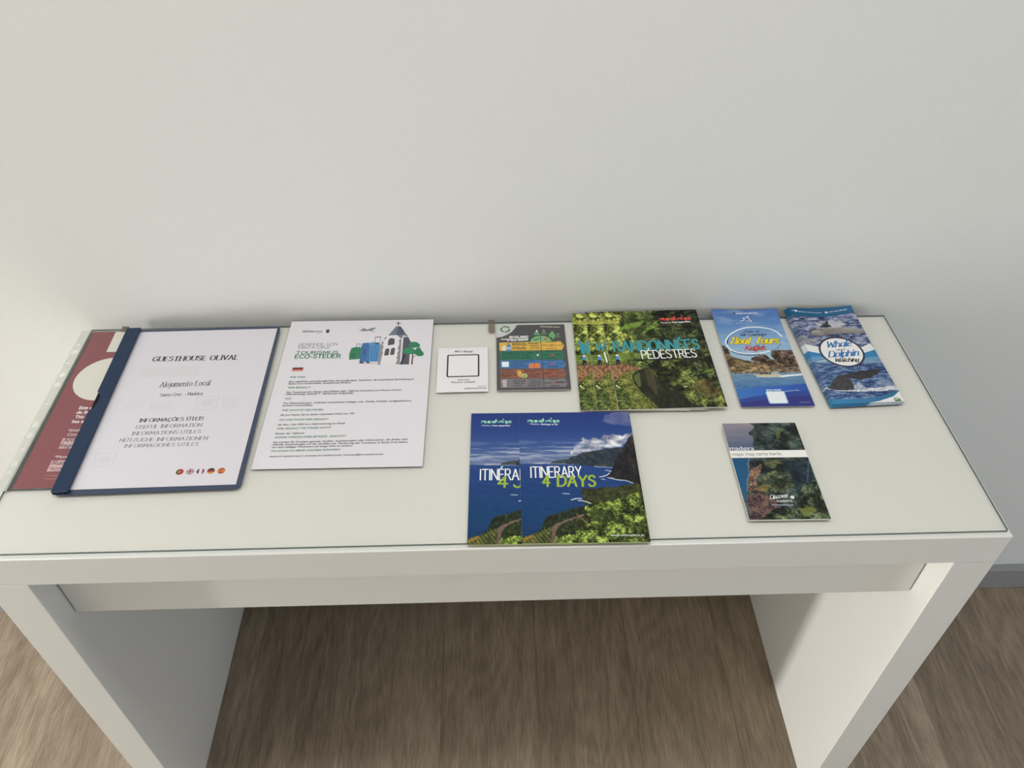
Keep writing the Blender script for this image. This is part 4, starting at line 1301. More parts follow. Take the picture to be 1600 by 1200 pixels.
def ntex(scale, detail, rough, dist, vec=None):
    n = nt.nodes.new('ShaderNodeTexNoise')
    n.inputs['Scale'].default_value = scale
    n.inputs['Detail'].default_value = detail
    n.inputs['Roughness'].default_value = rough
    n.inputs['Distortion'].default_value = dist
    L(vec or comb.outputs[0], n.inputs['Vector'])
    return n.outputs['Fac']


comb2 = nt.nodes.new('ShaderNodeCombineXYZ')
L(sep.outputs['X'], comb2.inputs[0])
L(mnode('MULTIPLY', sep.outputs['Y'], None, vb=0.25), comb2.inputs[1])
L(mnode('MULTIPLY', wn2.outputs['Value'], None, vb=5.0), comb2.inputs[2])
g1 = ntex(330, 3, 0.7, 0.1)
g2 = ntex(34, 7, 0.7, 0.8)
g3 = ntex(5.5, 2, 0.5, 0.5, comb2.outputs[0])
ring = mnode('MULTIPLY', mnode('ADD', mnode('SINE', mnode('MULTIPLY', g3, None, vb=95.0)), None, vb=1.0), None, vb=0.5)
g4 = ntex(9, 3, 0.6, 1.0, comb2.outputs[0])
gr = mnode('ADD', mnode('ADD', mnode('MULTIPLY', g1, None, vb=0.42), mnode('MULTIPLY', g2, None, vb=0.38)), mnode('ADD', mnode('MULTIPLY', g4, None, vb=0.26), mnode('MULTIPLY', ring, None, vb=0.055)))
gr = mnode('ADD', gr, mnode('MULTIPLY', mnode('SUBTRACT', wn2.outputs['Value'], None, vb=0.5), None, vb=0.10))
rp = nt.nodes.new('ShaderNodeValToRGB')
rp.color_ramp.elements[0].position = 0.36
rp.color_ramp.elements[0].color = rgba((99, 86, 73))
rp.color_ramp.elements[1].position = 0.72
rp.color_ramp.elements[1].color = rgba((168, 152, 132))
e = rp.color_ramp.elements.new(0.54)
e.color = rgba((135, 120, 103))
L(gr, rp.inputs['Fac'])
fx = mnode('FRACT', px)
fy = mnode('FRACT', py)
seam = mnode('MAXIMUM', mnode('LESS_THAN', mnode('ABSOLUTE', mnode('SUBTRACT', fx, None, vb=0.5)), None, vb=0.0), mnode('GREATER_THAN', mnode('ABSOLUTE', mnode('SUBTRACT', fx, None, vb=0.5)), None, vb=0.4945))
seam = mnode('MAXIMUM', seam, mnode('GREATER_THAN', mnode('ABSOLUTE', mnode('SUBTRACT', fy, None, vb=0.5)), None, vb=0.4992))
mxn = nt.nodes.new('ShaderNodeMixRGB')
mxn.inputs['Color2'].default_value = rgba((62, 50, 42))
L(mnode('MULTIPLY', seam, None, vb=0.30), mxn.inputs['Fac'])
L(rp.outputs['Color'], mxn.inputs['Color1'])
L(mxn.outputs['Color'], bs.inputs['Base Color'])
bp = nt.nodes.new('ShaderNodeBump')
bp.inputs['Strength'].default_value = 0.18
bp.inputs['Distance'].default_value = 0.001
L(g1, bp.inputs['Height'])
L(bp.outputs['Normal'], bs.inputs['Normal'])

structure('floor', MB().box(XL - .1, XR + .1, YF - .1, WY + .1, -.05, 0), M_FLOOR)
structure('wall_back', MB().box(XL - .1, XR + .1, WY, WY + .1, 0, ZC), M_WALL)
structure('ceiling', MB().box(XL - .1, XR + .1, YF - .1, WY + .1, ZC, ZC + .05), M_WALL)
structure('wall_left', MB().box(XL - .1, XL, YF - .1, WY, 0, ZC), M_WALL)
structure('wall_right', MB().box(XR, XR + .1, YF - .1, WY, 0, ZC), M_WALL)
structure('wall_front', MB().box(XL, XR, YF - .1, YF, 0, ZC), M_WALL)
M_BASE = mat('grey_baseboard', (142, 144, 144), 0.4)
structure('baseboard_back', MB().box(XL, XR, 0.4113, WY - .0002, 0.0005, 0.0679), M_BASE, bevel=0.0015)
M_FRAME = mat('window_frame_white', (225, 226, 224), 0.4)
M_PANE = clear_sheet('window_glass', (0.97, 0.98, 0.98))


def window(name, axis, pos, a0, a1, z0, z1):
    mb = MB()
    for (p0, p1, q0, q1) in ((a0 - .05, a1 + .05, z0 - .05, z0), (a0 - .05, a1 + .05, z1, z1 + .05), (a0 - .05, a0, z0, z1), (a1, a1 + .05, z0, z1)):
        if axis == 'x':
            mb.box(pos + .001, pos + .03, p0, p1, q0, q1)
        elif axis == 'r':
            mb.box(pos - .03, pos - .001, p0, p1, q0, q1)
        else:
            mb.box(p0, p1, pos + .001, pos + .03, q0, q1)
    return structure(name, mb, M_FRAME)


window('window_1', 'x', XL, -2.8, -.4, .8, 2.2)
window('slit_fill_frame', 'x', XL, -1.19, -1.01, .02, .82)  # unseen frame added around the narrow stand-in lamp
window('right_fill_frame', 'r', XR, -1.6, -.4, .15, 1.05)  # unseen frame added around the low right fill

# ------------------------------------------------------------------ dressing table
TW, TD, TH, TT, TF = 1.2, 0.409, 0.78, 0.0505, 0.051
table = empty('dressing_table', (0, 0, 0), 0, 'white lacquered dressing table with thick panel legs standing against the wall', 'table')
MB().box(0, TW, 0, TD, TH - TF, TH).build('table_top', [M_LACQ], table, bevel=0.0012)
for x0 in (0, TW - TT):
    MB().box(x0, x0 + TT, 0, TD, 0.0003, TH - TF - .0004).build('side_panel', M_LACQ, table, bevel=0.0010)
MB().box(TT, TW - TT, TD - .016, TD, 0.615, TH - TF - .001).build('back_rail', M_LACQ, table)
dr = MB().box(TT + .0022, TW - TT - .0022, .034, .050, .6135, TH - TF - .003)
drawer = dr.build('drawer', M_LACQ, table, bevel=0.0008)
MB().box(TT + .012, TW - TT - .012, .0505, .37, .632, .71).build('drawer_box', M_LACQ, drawer)

# glass sheet
GZ0, GZ = TH + .0002, TH + .0034
gm = MB().prism(round_rect(.004, .0065, TW - .004, .4055, .0015, 4), GZ0, GZ, 0, 1)
glass = gm.build('glass_sheet', [M_GLASS, M_GLASS_EDGE], None)
tag(glass, 'clear glass sheet with a dark green edge covering the white table', 'glass')

MM = 0.001


def frame_loc(n, z):
    bx, by, a, w, h = FRAME[n]
    return (bx * MM, by * MM, z), a, w, h


# ------------------------------------------------------------------ retaining clips at the back edge of the glass
def clip(x, label, yf=.3845):
    t, w, z = .0014, .0092, GZ
    mb = MB()
    pts = [(-w / 2, .4068), (-w / 2, yf)] + [(w / 2 * math.cos(a), yf + .0035 * math.sin(a)) for a in np.linspace(math.pi, 2 * math.pi, 9)[1:-1]] + [(w / 2, yf), (w / 2, .4068)]
    mb.prism(pts[::-1] if False else pts, z + .0001, z + t)
    mb.box(-w / 2, w / 2, .4068, .4086, TH + .0001, z + t)
    mb.box(-w / 2, w / 2, .4086, .4100, TH - .02, z + t)
    o = mb.build('glass_clip', M_CLIP)
    o.location = (x, 0, 0)
    return tag(o, label, 'clip', 'brownish clips holding the back edge of the glass')


clip(.5995, 'brownish translucent plastic clip over the glass edge just beside the recycling leaflet')
clip(.0530, 'brownish translucent plastic clip at the back glass edge beside the blue folder spine', .4012)

# ------------------------------------------------------------------ maroon notice in a punched sleeve
SW, SHH = 232.0, 305.0
sleeve = empty('plastic_sleeve', (-.0060, .0976, GZ), .0108, 'clear punched plastic sleeve sticking out from under the blue folder', 'sleeve')
mb = MB()
mb.box(.0138, SW * MM, 0, SHH * MM, .0001, .00022)
mb.build('back_film', M_SLEEVE, sleeve)
mb = MB()
mb.box(.0138, SW * MM, 0, SHH * MM, .0009, .00102)
mb.build('front_film', M_SLEEVE, sleeve)


def strip_mesh():
    """punched strip: columns of quads around eleven rounded holes"""
    holes = [(272.2, 3.2, 2.6), (256.5, 4.2, 5.2), (233.1, 3.0, 2.6), (208.5, 4.0, 5.2), (188.2, 4.2, 5.2), (150.6, 3.0, 2.8), (112.4, 3.9, 5.4), (93.0, 3.9, 5.4), (68.5, 3.0, 2.8), (44.4, 3.9, 5.4), (30.0, 3.0, 2.8)]
    holes.sort()
    V, F = [], []
    W = 13.8
    cx = 5.4

    def quad(pts):
        b = len(V)
        V.extend((p[0] * MM, p[1] * MM, .0005) for p in pts)
        F.append(list(range(b, b + len(pts))))
    y = 0.0
    N = 12
    for (hy, rx, ry) in holes:
        y0, y1 = hy - ry - .6, hy + ry + .6
        quad([(0, y), (W, y), (W, y0), (0, y0)])
        L_ = [(cx + rx * math.cos(t), hy + ry * math.sin(t)) for t in np.linspace(math.pi * 1.5, math.pi * .5, N)]
        R_ = [(cx + rx * math.cos(t), hy + ry * math.sin(t)) for t in np.linspace(-math.pi / 2, math.pi / 2, N)]
        quad([(0, y0), (cx, y0)] + L_ + [(cx, y1), (0, y1)])
        quad([(W, y0), (W, y1), (cx, y1)] + R_[::-1] + [(cx, y0)])
        y = y1
    quad([(0, y), (W, y), (W, SHH), (0, SHH)])
    me = bpy.data.meshes.new('punched_strip')
    me.from_pydata(V, [], F)
    me.materials.append(M_STRIP)
    o = bpy.data.objects.new('punched_strip', me)
    COL.objects.link(o)
    o.parent = sleeve
    md = o.modifiers.new('solidify', 'SOLIDIFY')
    md.thickness = .0002
    md.offset = 0
    tag(o, 'milky strip with eleven punched holes')


strip_mesh()
# welded seam line beside the strip
MB().box(.0132, .0143, 0, SHH * MM, .0007, .0011).build('weld_seam', clear_sheet('seam_film', (.80, .83, .80), milk=.35, milk_c=(196, 200, 190)), sleeve)

notice_loc, na, nw, nh = frame_loc('maroon', GZ + .0004)
notice = empty('maroon_notice', notice_loc, na, 'maroon paper notice with a white circle half hidden by the blue folder spine', 'notice')
sh = Sheet(210, 297, gloss=.4)
A = SH('maroon')
sh.slab(M_PAPER, .12)
sh.poly((0, 0, 210, 0, 210, 297, 0, 297), 'maroon')
eu, ev, fu, fv = A['ell']
sh.poly((eu, 297, eu + .5, fv, 110, fv, 110, 297), 'offwhite')
cp = np.array(A['circ']).reshape(-1, 2)
Mx = np.column_stack([2 * cp, np.ones(len(cp))])
sol = np.linalg.lstsq(Mx, (cp ** 2).sum(1), rcond=None)[0]
cr = math.sqrt(sol[2] + sol[0] ** 2 + sol[1] ** 2)
sh.ellipse(sol[0], sol[1], cr, cr, 'offwhite', 72)
for k in ('note_a', 'note_b'):
    sh.poly(A[k], (216, 176, 180))
for t in A['texts']:
    sh.text(*t)
sh.build('printed_notice', notice)

# ------------------------------------------------------------------ blue clip folder
FB = (.0670, .0880)
FA = .0205
FZ = GZ + .0014
folder = empty('clip_folder', (FB[0], FB[1], FZ), FA, 'blue clip folder with a clear front holding a white title page', 'folder')
FW_, FH_ = .2245, .3108
MB().prism(round_rect(.004, 0, FW_, FH_, .008, 6, '1001'), 0, .0008).build('back_cover', M_BLUE_BACK, folder, bevel=.0002, seg=1)
pl, pa, pw, ph = frame_loc('page', 0)
# page position inside the folder
dx, dy = pl[0] - FB[0], pl[1] - FB[1]
plx = dx * math.cos(-FA) - dy * math.sin(-FA)
ply = dx * math.sin(-FA) + dy * math.cos(-FA)
pages = MB().box(-.008, pw * MM - .0002, .0012, .2972, .0009, .0014).build('page_block', M_PAGES, folder)
pages.location = (plx, ply, 0)
pages.rotation_euler = (0, 0, pa - FA)
sh = Sheet(pw + 8, 298, gloss=.6)
A = SH('page')
OFF = 8.0


def shift(flat, du):
    q = list(flat)
    q[0::2] = [v + du for v in q[0::2]]
    return q


sh.slab(M_PAPER, .1)
sh.poly((0, 0, sh.w, 0, sh.w, sh.h, 0, sh.h), (226, 222, 228))
for k in range(6):
    g = shift(A['ghost%d' % k], OFF)
    if k in (0, 4):
        sh.poly(g, (219, 215, 221))
        c = np.array(g).reshape(-1, 2)
        m = c.mean(0)
        sh.poly((m + (c - m) * .86).ravel(), (225, 221, 227))
        sh.poly((m + (c - m) * np.array([.5, .45])).ravel(), (219, 216, 221))
    else:
        sh.poly(g, (222, 219, 224))
for t, u0, v0, u1, v1, h, st, c in A['texts']:
    sh.text(t, u0 + OFF, v0, u1 + OFF, v1, h, st, c)
fl = np.array(A['flags']).reshape(-1, 2) + (OFF, 0)
R = 4.6


def disc_band(cx, cy, r, lo, hi, c, vertical=False):
    lo, hi = max(-1, lo), min(1, hi)
    a0, a1 = math.asin(lo), math.asin(hi)
    t = np.linspace(a0, a1, 14)
    rt = [(r * math.cos(q), r * math.sin(q)) for q in t]
    lf = [(-x, y) for x, y in rt[::-1]]
    pts = rt + lf
    if vertical:
        pts = [(y, x) for x, y in pts]
    sh.poly(np.array([(cx + x, cy + y) for x, y in pts]).ravel(), c)


for (x, y) in fl:
    sh.ellipse(x, y, R + .25, R + .25, (196, 186, 186))
x, y = fl[0]
sh.ellipse(x, y, R, R, (172, 50, 52)); disc_band(x, y, R, -1, -.25, (40, 92, 52), True); sh.ellipse(x - R * .2, y, R * .36, R * .36, (206, 150, 60)); sh.ellipse(x - R * .2, y, R * .2, R * .2, (196, 120, 110))
x, y = fl[1]
sh.ellipse(x, y, R, R, (48, 48, 76))
for s_ in (1, -1):
    sh.line((x - R * .68, y - s_ * R * .68, x + R * .68, y + s_ * R * .68), R * .36, (232, 226, 228)); sh.line((x - R * .68, y - s_ * R * .68, x + R * .68, y + s_ * R * .68), R * .14, (164, 44, 62))
for hw, c in ((.30, (232, 226, 228)), (.17, (160, 40, 60))):
    disc_band(x, y, R, -hw, hw, c); disc_band(x, y, R, -hw, hw, c, True)
x, y = fl[2]
sh.ellipse(x, y, R, R, (232, 226, 228)); disc_band(x, y, R, -1, -.42, (50, 54, 78), True); disc_band(x, y, R, .42, 1, (156, 52, 64), True)
x, y = fl[3]
disc_band(x, y, R, .3, 1, (48, 44, 44)); disc_band(x, y, R, -.34, .3, (166, 44, 48)); disc_band(x, y, R, -1, -.34, (206, 156, 70))
x, y = fl[4]
sh.ellipse(x, y, R, R, (212, 130, 62)); disc_band(x, y, R, .5, 1, (168, 76, 48)); disc_band(x, y, R, -1, -.5, (160, 72, 46)); sh.ellipse(x - R * .3, y, R * .26, R * .3, (170, 80, 52))
tp = sh.build('title_page', folder, z0=.0016)
c_, s_ = math.cos(pa - FA), math.sin(pa - FA)
tp.location = (plx - OFF * MM * c_, ply - OFF * MM * s_, 0)
tp.rotation_euler = (0, 0, pa - FA)
MB().prism(round_rect(.016, .0006, FW_ - .0006, FH_ - .0006, .0075, 6, '1001'), .0023, .00242).build('clear_front_cover', M_FILM, folder)
# spine clip with the thumb recess on its outer edge
sp = []
y0, y1, xo, xi, zt = .0008, FH_ - .0008, 0.0, .0205, .0068
cy_n, rn = .157, .0175
prof = [(y0, 0)] + [(cy_n - rn + rn * (1 - math.cos(t)), .0075 * math.sin(t)) for t in np.linspace(0, math.pi, 15)] + [(y1, 0)]
out_poly = [(xo + d, y) for y, d in prof]
poly = out_poly + [(xi, y1), (xi, y0)]
MB().prism(poly[::-1], .0040, zt).build('spine_clip', M_BLUE, folder, bevel=.0009, seg=2)
MB().box(xo + .0004, .0150, y0 + .0004, y1 - .0004, .0004, .0040).build('spine_base', M_BLUE_DARK, folder)
MB().box(.0155, xi - .0004, y0 + .001, y1 - .001, .0036, .0041).build('spine_lip', M_BLUE, folder)

# ------------------------------------------------------------------ laminated sheet about the tourist tax
loc, ang, w, h = frame_loc('eco', GZ + .0002)
eco = empty('laminated_sheet', loc, ang, 'laminated white sheet in German with a church and suitcases drawing', 'sheet')
A = SH('eco')
sh = Sheet(w, h, gloss=.45)
sh.slab(M_PAPER, .2)
sh.poly((1.2, 1.2, w - 1.2, 1.2, w - 1.2, h - 1.2, 1.2, h - 1.2), (232, 228, 233))
for t in A['texts']:
    sh.text(*t)
GS = {k: v for k, v in A.items() if k != 'texts'}
sh.ellipse(*GS['star'], 1.4, 1.6, (60, 120, 140), 8)
sh.poly(GS['crest'], (62, 62, 64))
f = np.array(GS['flag']).reshape(4, 2)
for k, c in enumerate(((44, 40, 46), (180, 48, 52), (226, 170, 150))):
    a0, a1 = k / 3, (k + 1) / 3
    sh.poly(np.array([f[0] + (f[3] - f[0]) * a0, f[1] + (f[2] - f[1]) * a0, f[1] + (f[2] - f[1]) * a1, f[0] + (f[3] - f[0]) * a1]).ravel(), c)
sh.poly(GS['plane'], (124, 136, 150)); sh.line(GS['plane'][12:20], .7, (176, 184, 192))
sh.line(GS['handle_g'], .9, (120, 116, 116)); sh.poly(GS['case_g'], (46, 130, 88)); sh.poly(GS['case_gd'], (32, 112, 76)); sh.line(GS['case_gd'], .5, (92, 160, 120), closed=True)
sh.line(GS['floorline'], .9, (150, 140, 144))
sh.line(GS['handle_b'], 1.0, (150, 150, 154)); sh.line(GS['handle_b'][2:6], 1.6, (60, 62, 70))
sh.poly(GS['case_b'], (84, 152, 204)); sh.poly(GS['case_bd'], (60, 110, 168)); sh.poly(GS['case_dark'], (44, 64, 92))
for k in range(4):
    sh.line(GS['rib%d' % k], 1.3, (52, 108, 164))
sh.poly(GS['grip'], (44, 50, 66))
wl = np.array(GS['wheels']).reshape(-1, 2)
sh.line(wl[:2].ravel(), 3.2, (44, 48, 60)); sh.line(wl[2:].ravel(), 3.0, (44, 48, 60))
sh.poly(GS['side'], (86, 84, 98)); sh.poly(GS['wall'], (236, 233, 236)); sh.poly(GS['quoin_l'], (150, 146, 148)); sh.poly(GS['quoin'], (142, 138, 142)); sh.poly(GS['stone'], (150, 146, 148))
sh.poly(GS['roof'], (116, 124, 138)); sh.poly(GS['roof_d'], (76, 90, 110)); sh.poly(GS['cornice'], (128, 130, 138))
for k in ('win_a', 'win_b', 'win_c'):
    sh.poly(GS[k], (84, 78, 86))
sh.line(GS['cross_a'], 1.5, (50, 54, 64)); sh.line(GS['cross_b'], 1.5, (50, 54, 64))
sh.poly(GS['trunk'], (100, 56, 54)); sh.line(GS['branch'], 1.0, (100, 56, 54))
for k, c in (('crown_b', (36, 130, 88)), ('crown_a', (44, 138, 96)), ('crown_c', (34, 124, 84))):
    p = np.array(GS[k]).reshape(-1, 2)
    sh.poly(catmull(np.vstack([p, p[:1]]), 5)[:-1].ravel(), c)
sh.build('printed_sheet', eco, z0=.0002)
MB().prism(round_rect(-.0022, -.0022, w * MM + .0022, h * MM + .0022, .002, 4), .00085, .00095).build('laminate_film', M_FILM, eco)

# ------------------------------------------------------------------ small card with a framed empty square
loc, ang, w, h = frame_loc('wifi', GZ + .0002)
card = empty('access_card', loc, ang, 'small white card with a thick black frame lying between the laminated sheet and recycling leaflet', 'card')
A = SH('wifi')
sh = Sheet(w, h, gloss=.55)
sh.slab(M_PAPER, .35)
sh.poly((0, 0, w, 0, w, h, 0, h), (228, 226, 228))
b = np.array(A['box']).reshape(-1, 2)
x0, x1, y0, y1 = b[:, 0].min(), b[:, 0].max(), b[:, 1].min(), b[:, 1].max()
sh.poly(np.array(round_rect(x0, y0, x1, y1, 2.4, 5)).ravel(), 'black')
sh.poly(np.array(round_rect(x0 + 2.1, y0 + 2.1, x1 - 2.1, y1 - 2.1, .8, 5)).ravel(), (230, 228, 230))
for t in A['texts']:
    sh.text(*t)
sh.build('printed_card', card, z0=.0004)

# ------------------------------------------------------------------ recycling leaflet
loc, ang, w, h = frame_loc('recycle', GZ + .0002)
rec = empty('recycling_leaflet', loc, ang, 'dark grey recycling leaflet with yellow, green, blue and brown arrow bars', 'leaflet')
A = SH('recycle')
sh = Sheet(w, h, gloss=.4)
sh.slab(M_PAPER, .2)
sh.poly((0, 0, w, 0, w, h, 0, h), (78, 76, 80))
cpts = np.array(A['corner']).reshape(-1, 2)
sh.poly(A['corner'], (198, 196, 196))
cx, cy = A['sym']
for k in range(3):
    a0 = math.radians(90 + 120 * k)
    arc = [(cx + 6.2 * math.cos(a0 + t), cy + 6.2 * math.sin(a0 + t)) for t in np.linspace(-.75, .5, 6)]
    sh.line(np.array(arc).ravel(), 3.0, (84, 132, 88))
    ea = a0 - .8
    tip, pr = a0 - 1.25, 6.2
    sh.poly((cx + pr * math.cos(tip), cy + pr * math.sin(tip), cx + 3.4 * math.cos(ea), cy + 3.4 * math.sin(ea), cx + 9 * math.cos(ea), cy + 9 * math.sin(ea)), (84, 132, 88))
hx, hy, lx, ly, tx, ty = A['hill']
rx, ry = abs(hx - lx), abs(ty - hy)
sh.ellipse(hx, hy - 1, rx * 1.22, ry * 1.16, (46, 86, 58), 40, 0, 0, math.pi)
for k, c in ((0, (104, 158, 112)), (1, (88, 124, 84)), (2, (110, 166, 116)), (3, (84, 120, 86))):
    p = np.array(A['tree%d' % k]).reshape(3, 2)
    sh.poly(p.ravel(), c)
    top = p[1]
    sh.poly(np.array([top, top + (p[0] - top) * .4, top + (p[2] - top) * .4]).ravel(), (226, 232, 224) if k == 0 else (132, 160, 128))
sh.poly(A['gem'], (112, 164, 110))
sh.ellipse(hx, hy - 1, rx, ry, (126, 176, 124), 40, 0, 0, math.pi)
for n, c in (('yellow', (214, 174, 76)), ('green', (46, 112, 88)), ('blue', (66, 114, 166)), ('brown', (140, 90, 74)), ('grey', (122, 118, 122))):
    sh.poly(A[n], c)
sh.line(A['divider'], .9, (58, 56, 62))
sh.line(A['tick'], 1.5, (44, 84, 50))
for (x, y) in np.array(A['crosses']).reshape(-1, 2):
    for s_ in (1, -1):
        sh.line((x - 2.2, y - s_ * 2.4, x + 2.2, y + s_ * 2.4), 1.1, (186, 66, 56))
sh.poly(A['carton'], (222, 214, 196)); sh.poly(A['bottle'], (88, 128, 176)); sh.poly(A['bottlelabel'], (168, 186, 214)); sh.poly(A['envelope'], (226, 236, 240))
sh.poly(A['boxes'], (212, 124, 74)); bx = np.array(A['boxes']).reshape(-1, 2); sh.line(np.array([(bx[0] + bx[1]) / 2, (bx[2] + bx[3]) / 2]).ravel(), .6, (168, 84, 52))
p = np.array(A['peanut']).reshape(-1, 2)
sh.poly(catmull(np.vstack([p, p[:1]]), 4)[:-1].ravel(), (208, 162, 80))
ax, ay = A['avocado']
sh.ellipse(ax, ay, 4.6, 5.0, (70, 88, 44)); sh.ellipse(ax, ay, 4.0, 4.3, (196, 204, 142)); sh.ellipse(ax, ay - .6, 1.7, 1.9, (84, 104, 52))
sh.poly(A['wine'], (48, 42, 34)); sh.poly(A['winelabel'], (224, 218, 190)); sh.poly(A['bin'], (184, 172, 172))
for t in A['texts']:
    sh.text(*t)
sh.build('printed_front', rec, z0=.0010)
MB().box(.0004, w * MM - .0004, .0002, h * MM - .0002, 0, .0007).build('inner_folds', M_PAGES, rec)


# ------------------------------------------------------------------ booklets
def booklet(name, fr, z, t, painter, label, cat, group, extra, cover_m, gloss=.3, pages_in=.0006):
    loc, ang, w, h = frame_loc(fr, z)
    e = empty(name, loc, ang, label, cat, group)
    sh = Sheet(w, h, gloss=gloss)
    sh.slab(cover_m, .22)
    sh.photo(painter)
    extra(sh)
    sh.build('front_cover', e, z0=t)
    MB().box(.0003, w * MM - pages_in, pages_in, h * MM - pages_in, .00026, t - .00027).build('page_block', M_PAGES, e)
    MB().box(0, w * MM, 0, h * MM, 0, .00024).build('back_cover', cover_m, e)
    return e


def island_logo(sh, flat, cols):
    """the island wordmark: a row of rounded geometric letter shapes"""
    u0, v0, u1, v1, ut, vt = flat
    W, H = math.hypot(u1 - u0, v1 - v0), vt - v0
    ang = math.atan2(v1 - v0, u1 - u0)
    x = .62 * H
    c_, s_ = math.cos(ang), math.sin(ang)

    def P(pts, c):
        sh.poly(np.array([(u0 + a * W * c_ - b * x * s_, v0 + a * W * s_ + b * x * c_) for a, b in pts]).ravel(), cols[c])

    def D(a, b, ra, rb, c, t0=0, t1=360):
        t = np.radians(np.linspace(t0, t1, 20))
        P([(a + ra * math.cos(q), b + rb * math.sin(q)) for q in t], c)
    P([(0, 0), (0, 1), (.055, .55), (.04, 0)], 0); P([(0, 1), (.09, .5), (.17, 1)], 1); P([(.17, 1), (.09, .5), (.12, 0), (.185, 0)], 2)
    D(.27, .5, .07, .5, 1, 60, 300); P([(.285, 0), (.34, 0), (.34, 1), (.30, .6)], 0)
    D(.43, .5, .08, .5, 2); P([(.45, 1.0), (.50, 1.75), (.52, .6)], 1)
    D(.585, .5, .05, .42, 0, 90, 270); P([(.59, .95), (.64, .5), (.59, .1)], 2)
    D(.665, .55, .045, .45, 1, -60, 150)
    P([(.70, 0), (.755, 0), (.755, 1.05), (.70, .9)], 0); D(.728, 1.45, .025, .3, 2)
    D(.81, .5, .055, .5, 1, -90, 120); P([(.775, 0), (.80, 1.0), (.80, 0)], 2); P([(.80, -.05), (.86, -.5), (.87, .1)], 1)
    D(.935, .5, .06, .5, 2, 30, 330); P([(.955, 0), (1, 0), (1, 1), (.965, .6)], 0)


GREENS = [(72, 158, 142), (170, 214, 190), (140, 196, 168)]
REDS = [(150, 60, 72), (226, 96, 70), (206, 76, 62)]
M_COVER = mat('cover_board', (226, 224, 214), 0.6)
M_COVER_LIME = mat('cover_edge_lime', (188, 198, 140), 0.6)


def extra_of(fr, cols=None):
    def go(sh):
        A = SH(fr)
        if cols:
            island_logo(sh, A['logo'], cols)
        for t in A.get('texts', []):
            sh.text(*t)
    return go


# three hiking booklets fanned out, bottom one first
for k, (fr, lab) in enumerate((('rando1', 'leftmost and lowest of three fanned green hiking booklets'), ('rando2', 'middle one of three fanned green hiking booklets'), ('rando3', 'topmost green hiking booklet of three, with white lettering over a water channel'))):
    booklet('hiking_booklet', fr, GZ + .0002 + k * .00172, .0017, paint_levada, lab, 'booklet', 'fanned hiking booklets', extra_of(fr, REDS if k == 2 else None), M_COVER, gloss=.26)
# two coast itinerary booklets, the right one lying on the left one
for k, (fr, lab) in enumerate((('itin1', 'blue coast itinerary booklet lying underneath, only its left strip showing'), ('itin2', 'blue coast itinerary booklet lying on top, at the front table edge'))):
    booklet('itinerary_booklet', fr, GZ + .0002 + k * .00172, .0017, paint_coast, lab, 'booklet', 'overlapping coast itinerary booklets', extra_of(fr, GREENS), M_COVER_LIME, gloss=.3)


# ------------------------------------------------------------------ boat trip flyer
def curl(w, h, amp, y0=.5, mid=.5):
    return lambda u, v: amp * ((u / w - mid) / max(mid, 1 - mid)) ** 2 * np.clip((v / h - y0) / (1 - y0), 0, 1) ** 1.6


loc, ang, w, h = frame_loc('boat', GZ + .0002)
flyer = empty('boat_flyer', loc, ang, 'light blue boat tour flyer with yellow script lettering and rocky coast', 'flyer')
A = SH('boat')
sh = Sheet(w, h, curl(w, h, 2.6), gloss=.24)
sh.slab(M_PAPER, .35)
sh.photo(paint_boat)
sh.ellipse(A['icon'][0], A['icon'][1], 2.0, 2.2, (30, 40, 66)); sh.text('f', A['icon'][0] - .4, A['icon'][1] - 1, A['icon'][0] + .5, A['icon'][1] - 1, 2.0, 'bold', 'white')
sh.line(A['ringdark'], 2.2, (40, 60, 104), smooth=True); sh.line(A['ringdark2'], 2.0, (44, 70, 112), smooth=True); sh.line(A['ringdark3'], 1.3, (92, 128, 170), smooth=True)
sh.line(A['ring'], 2.2, (232, 238, 242), smooth=True)
c = np.array(A['crest']).reshape(-1, 2)
sh.line(A['crest'][:14], 1.1, 'white'); sh.line(A['crest'][12:], .8, 'white')
sh.line(A['crestline'], .8, (176, 200, 226))
for t in A['texts']:
    if t[0] == 'Boat Tours':
        sh.text(*t[:-1], (84, 84, 40), .75)
    if t[0] == 'Kayak':
        sh.text(*t[:-1], (120, 60, 60), .4)
    sh.text(*t)
q = np.array(A['qr']).reshape(-1, 2)
m = q.mean(0)
qx, qy = (q[1, 0] - q[0, 0]) / 2, (q[0, 1] - q[3, 1]) / 2
sh.poly(np.array(round_rect(m[0] - qx - 1.3, m[1] - qy - 1.3, m[0] + qx + 1.3, m[1] + qy + 1.3, 3)).ravel(), (120, 170, 218))
sh.poly(np.array(round_rect(m[0] - qx, m[1] - qy, m[0] + qx, m[1] + qy, 2.2)).ravel(), (232, 234, 236))
sh.build('printed_flyer', flyer, z0=.0005)
MBs = Sheet(w, h, curl(w, h, 2.6))
MBs.slab(M_PAPER, .12, inset=.3)
MBs.build('inner_fold', flyer, z0=.00017)

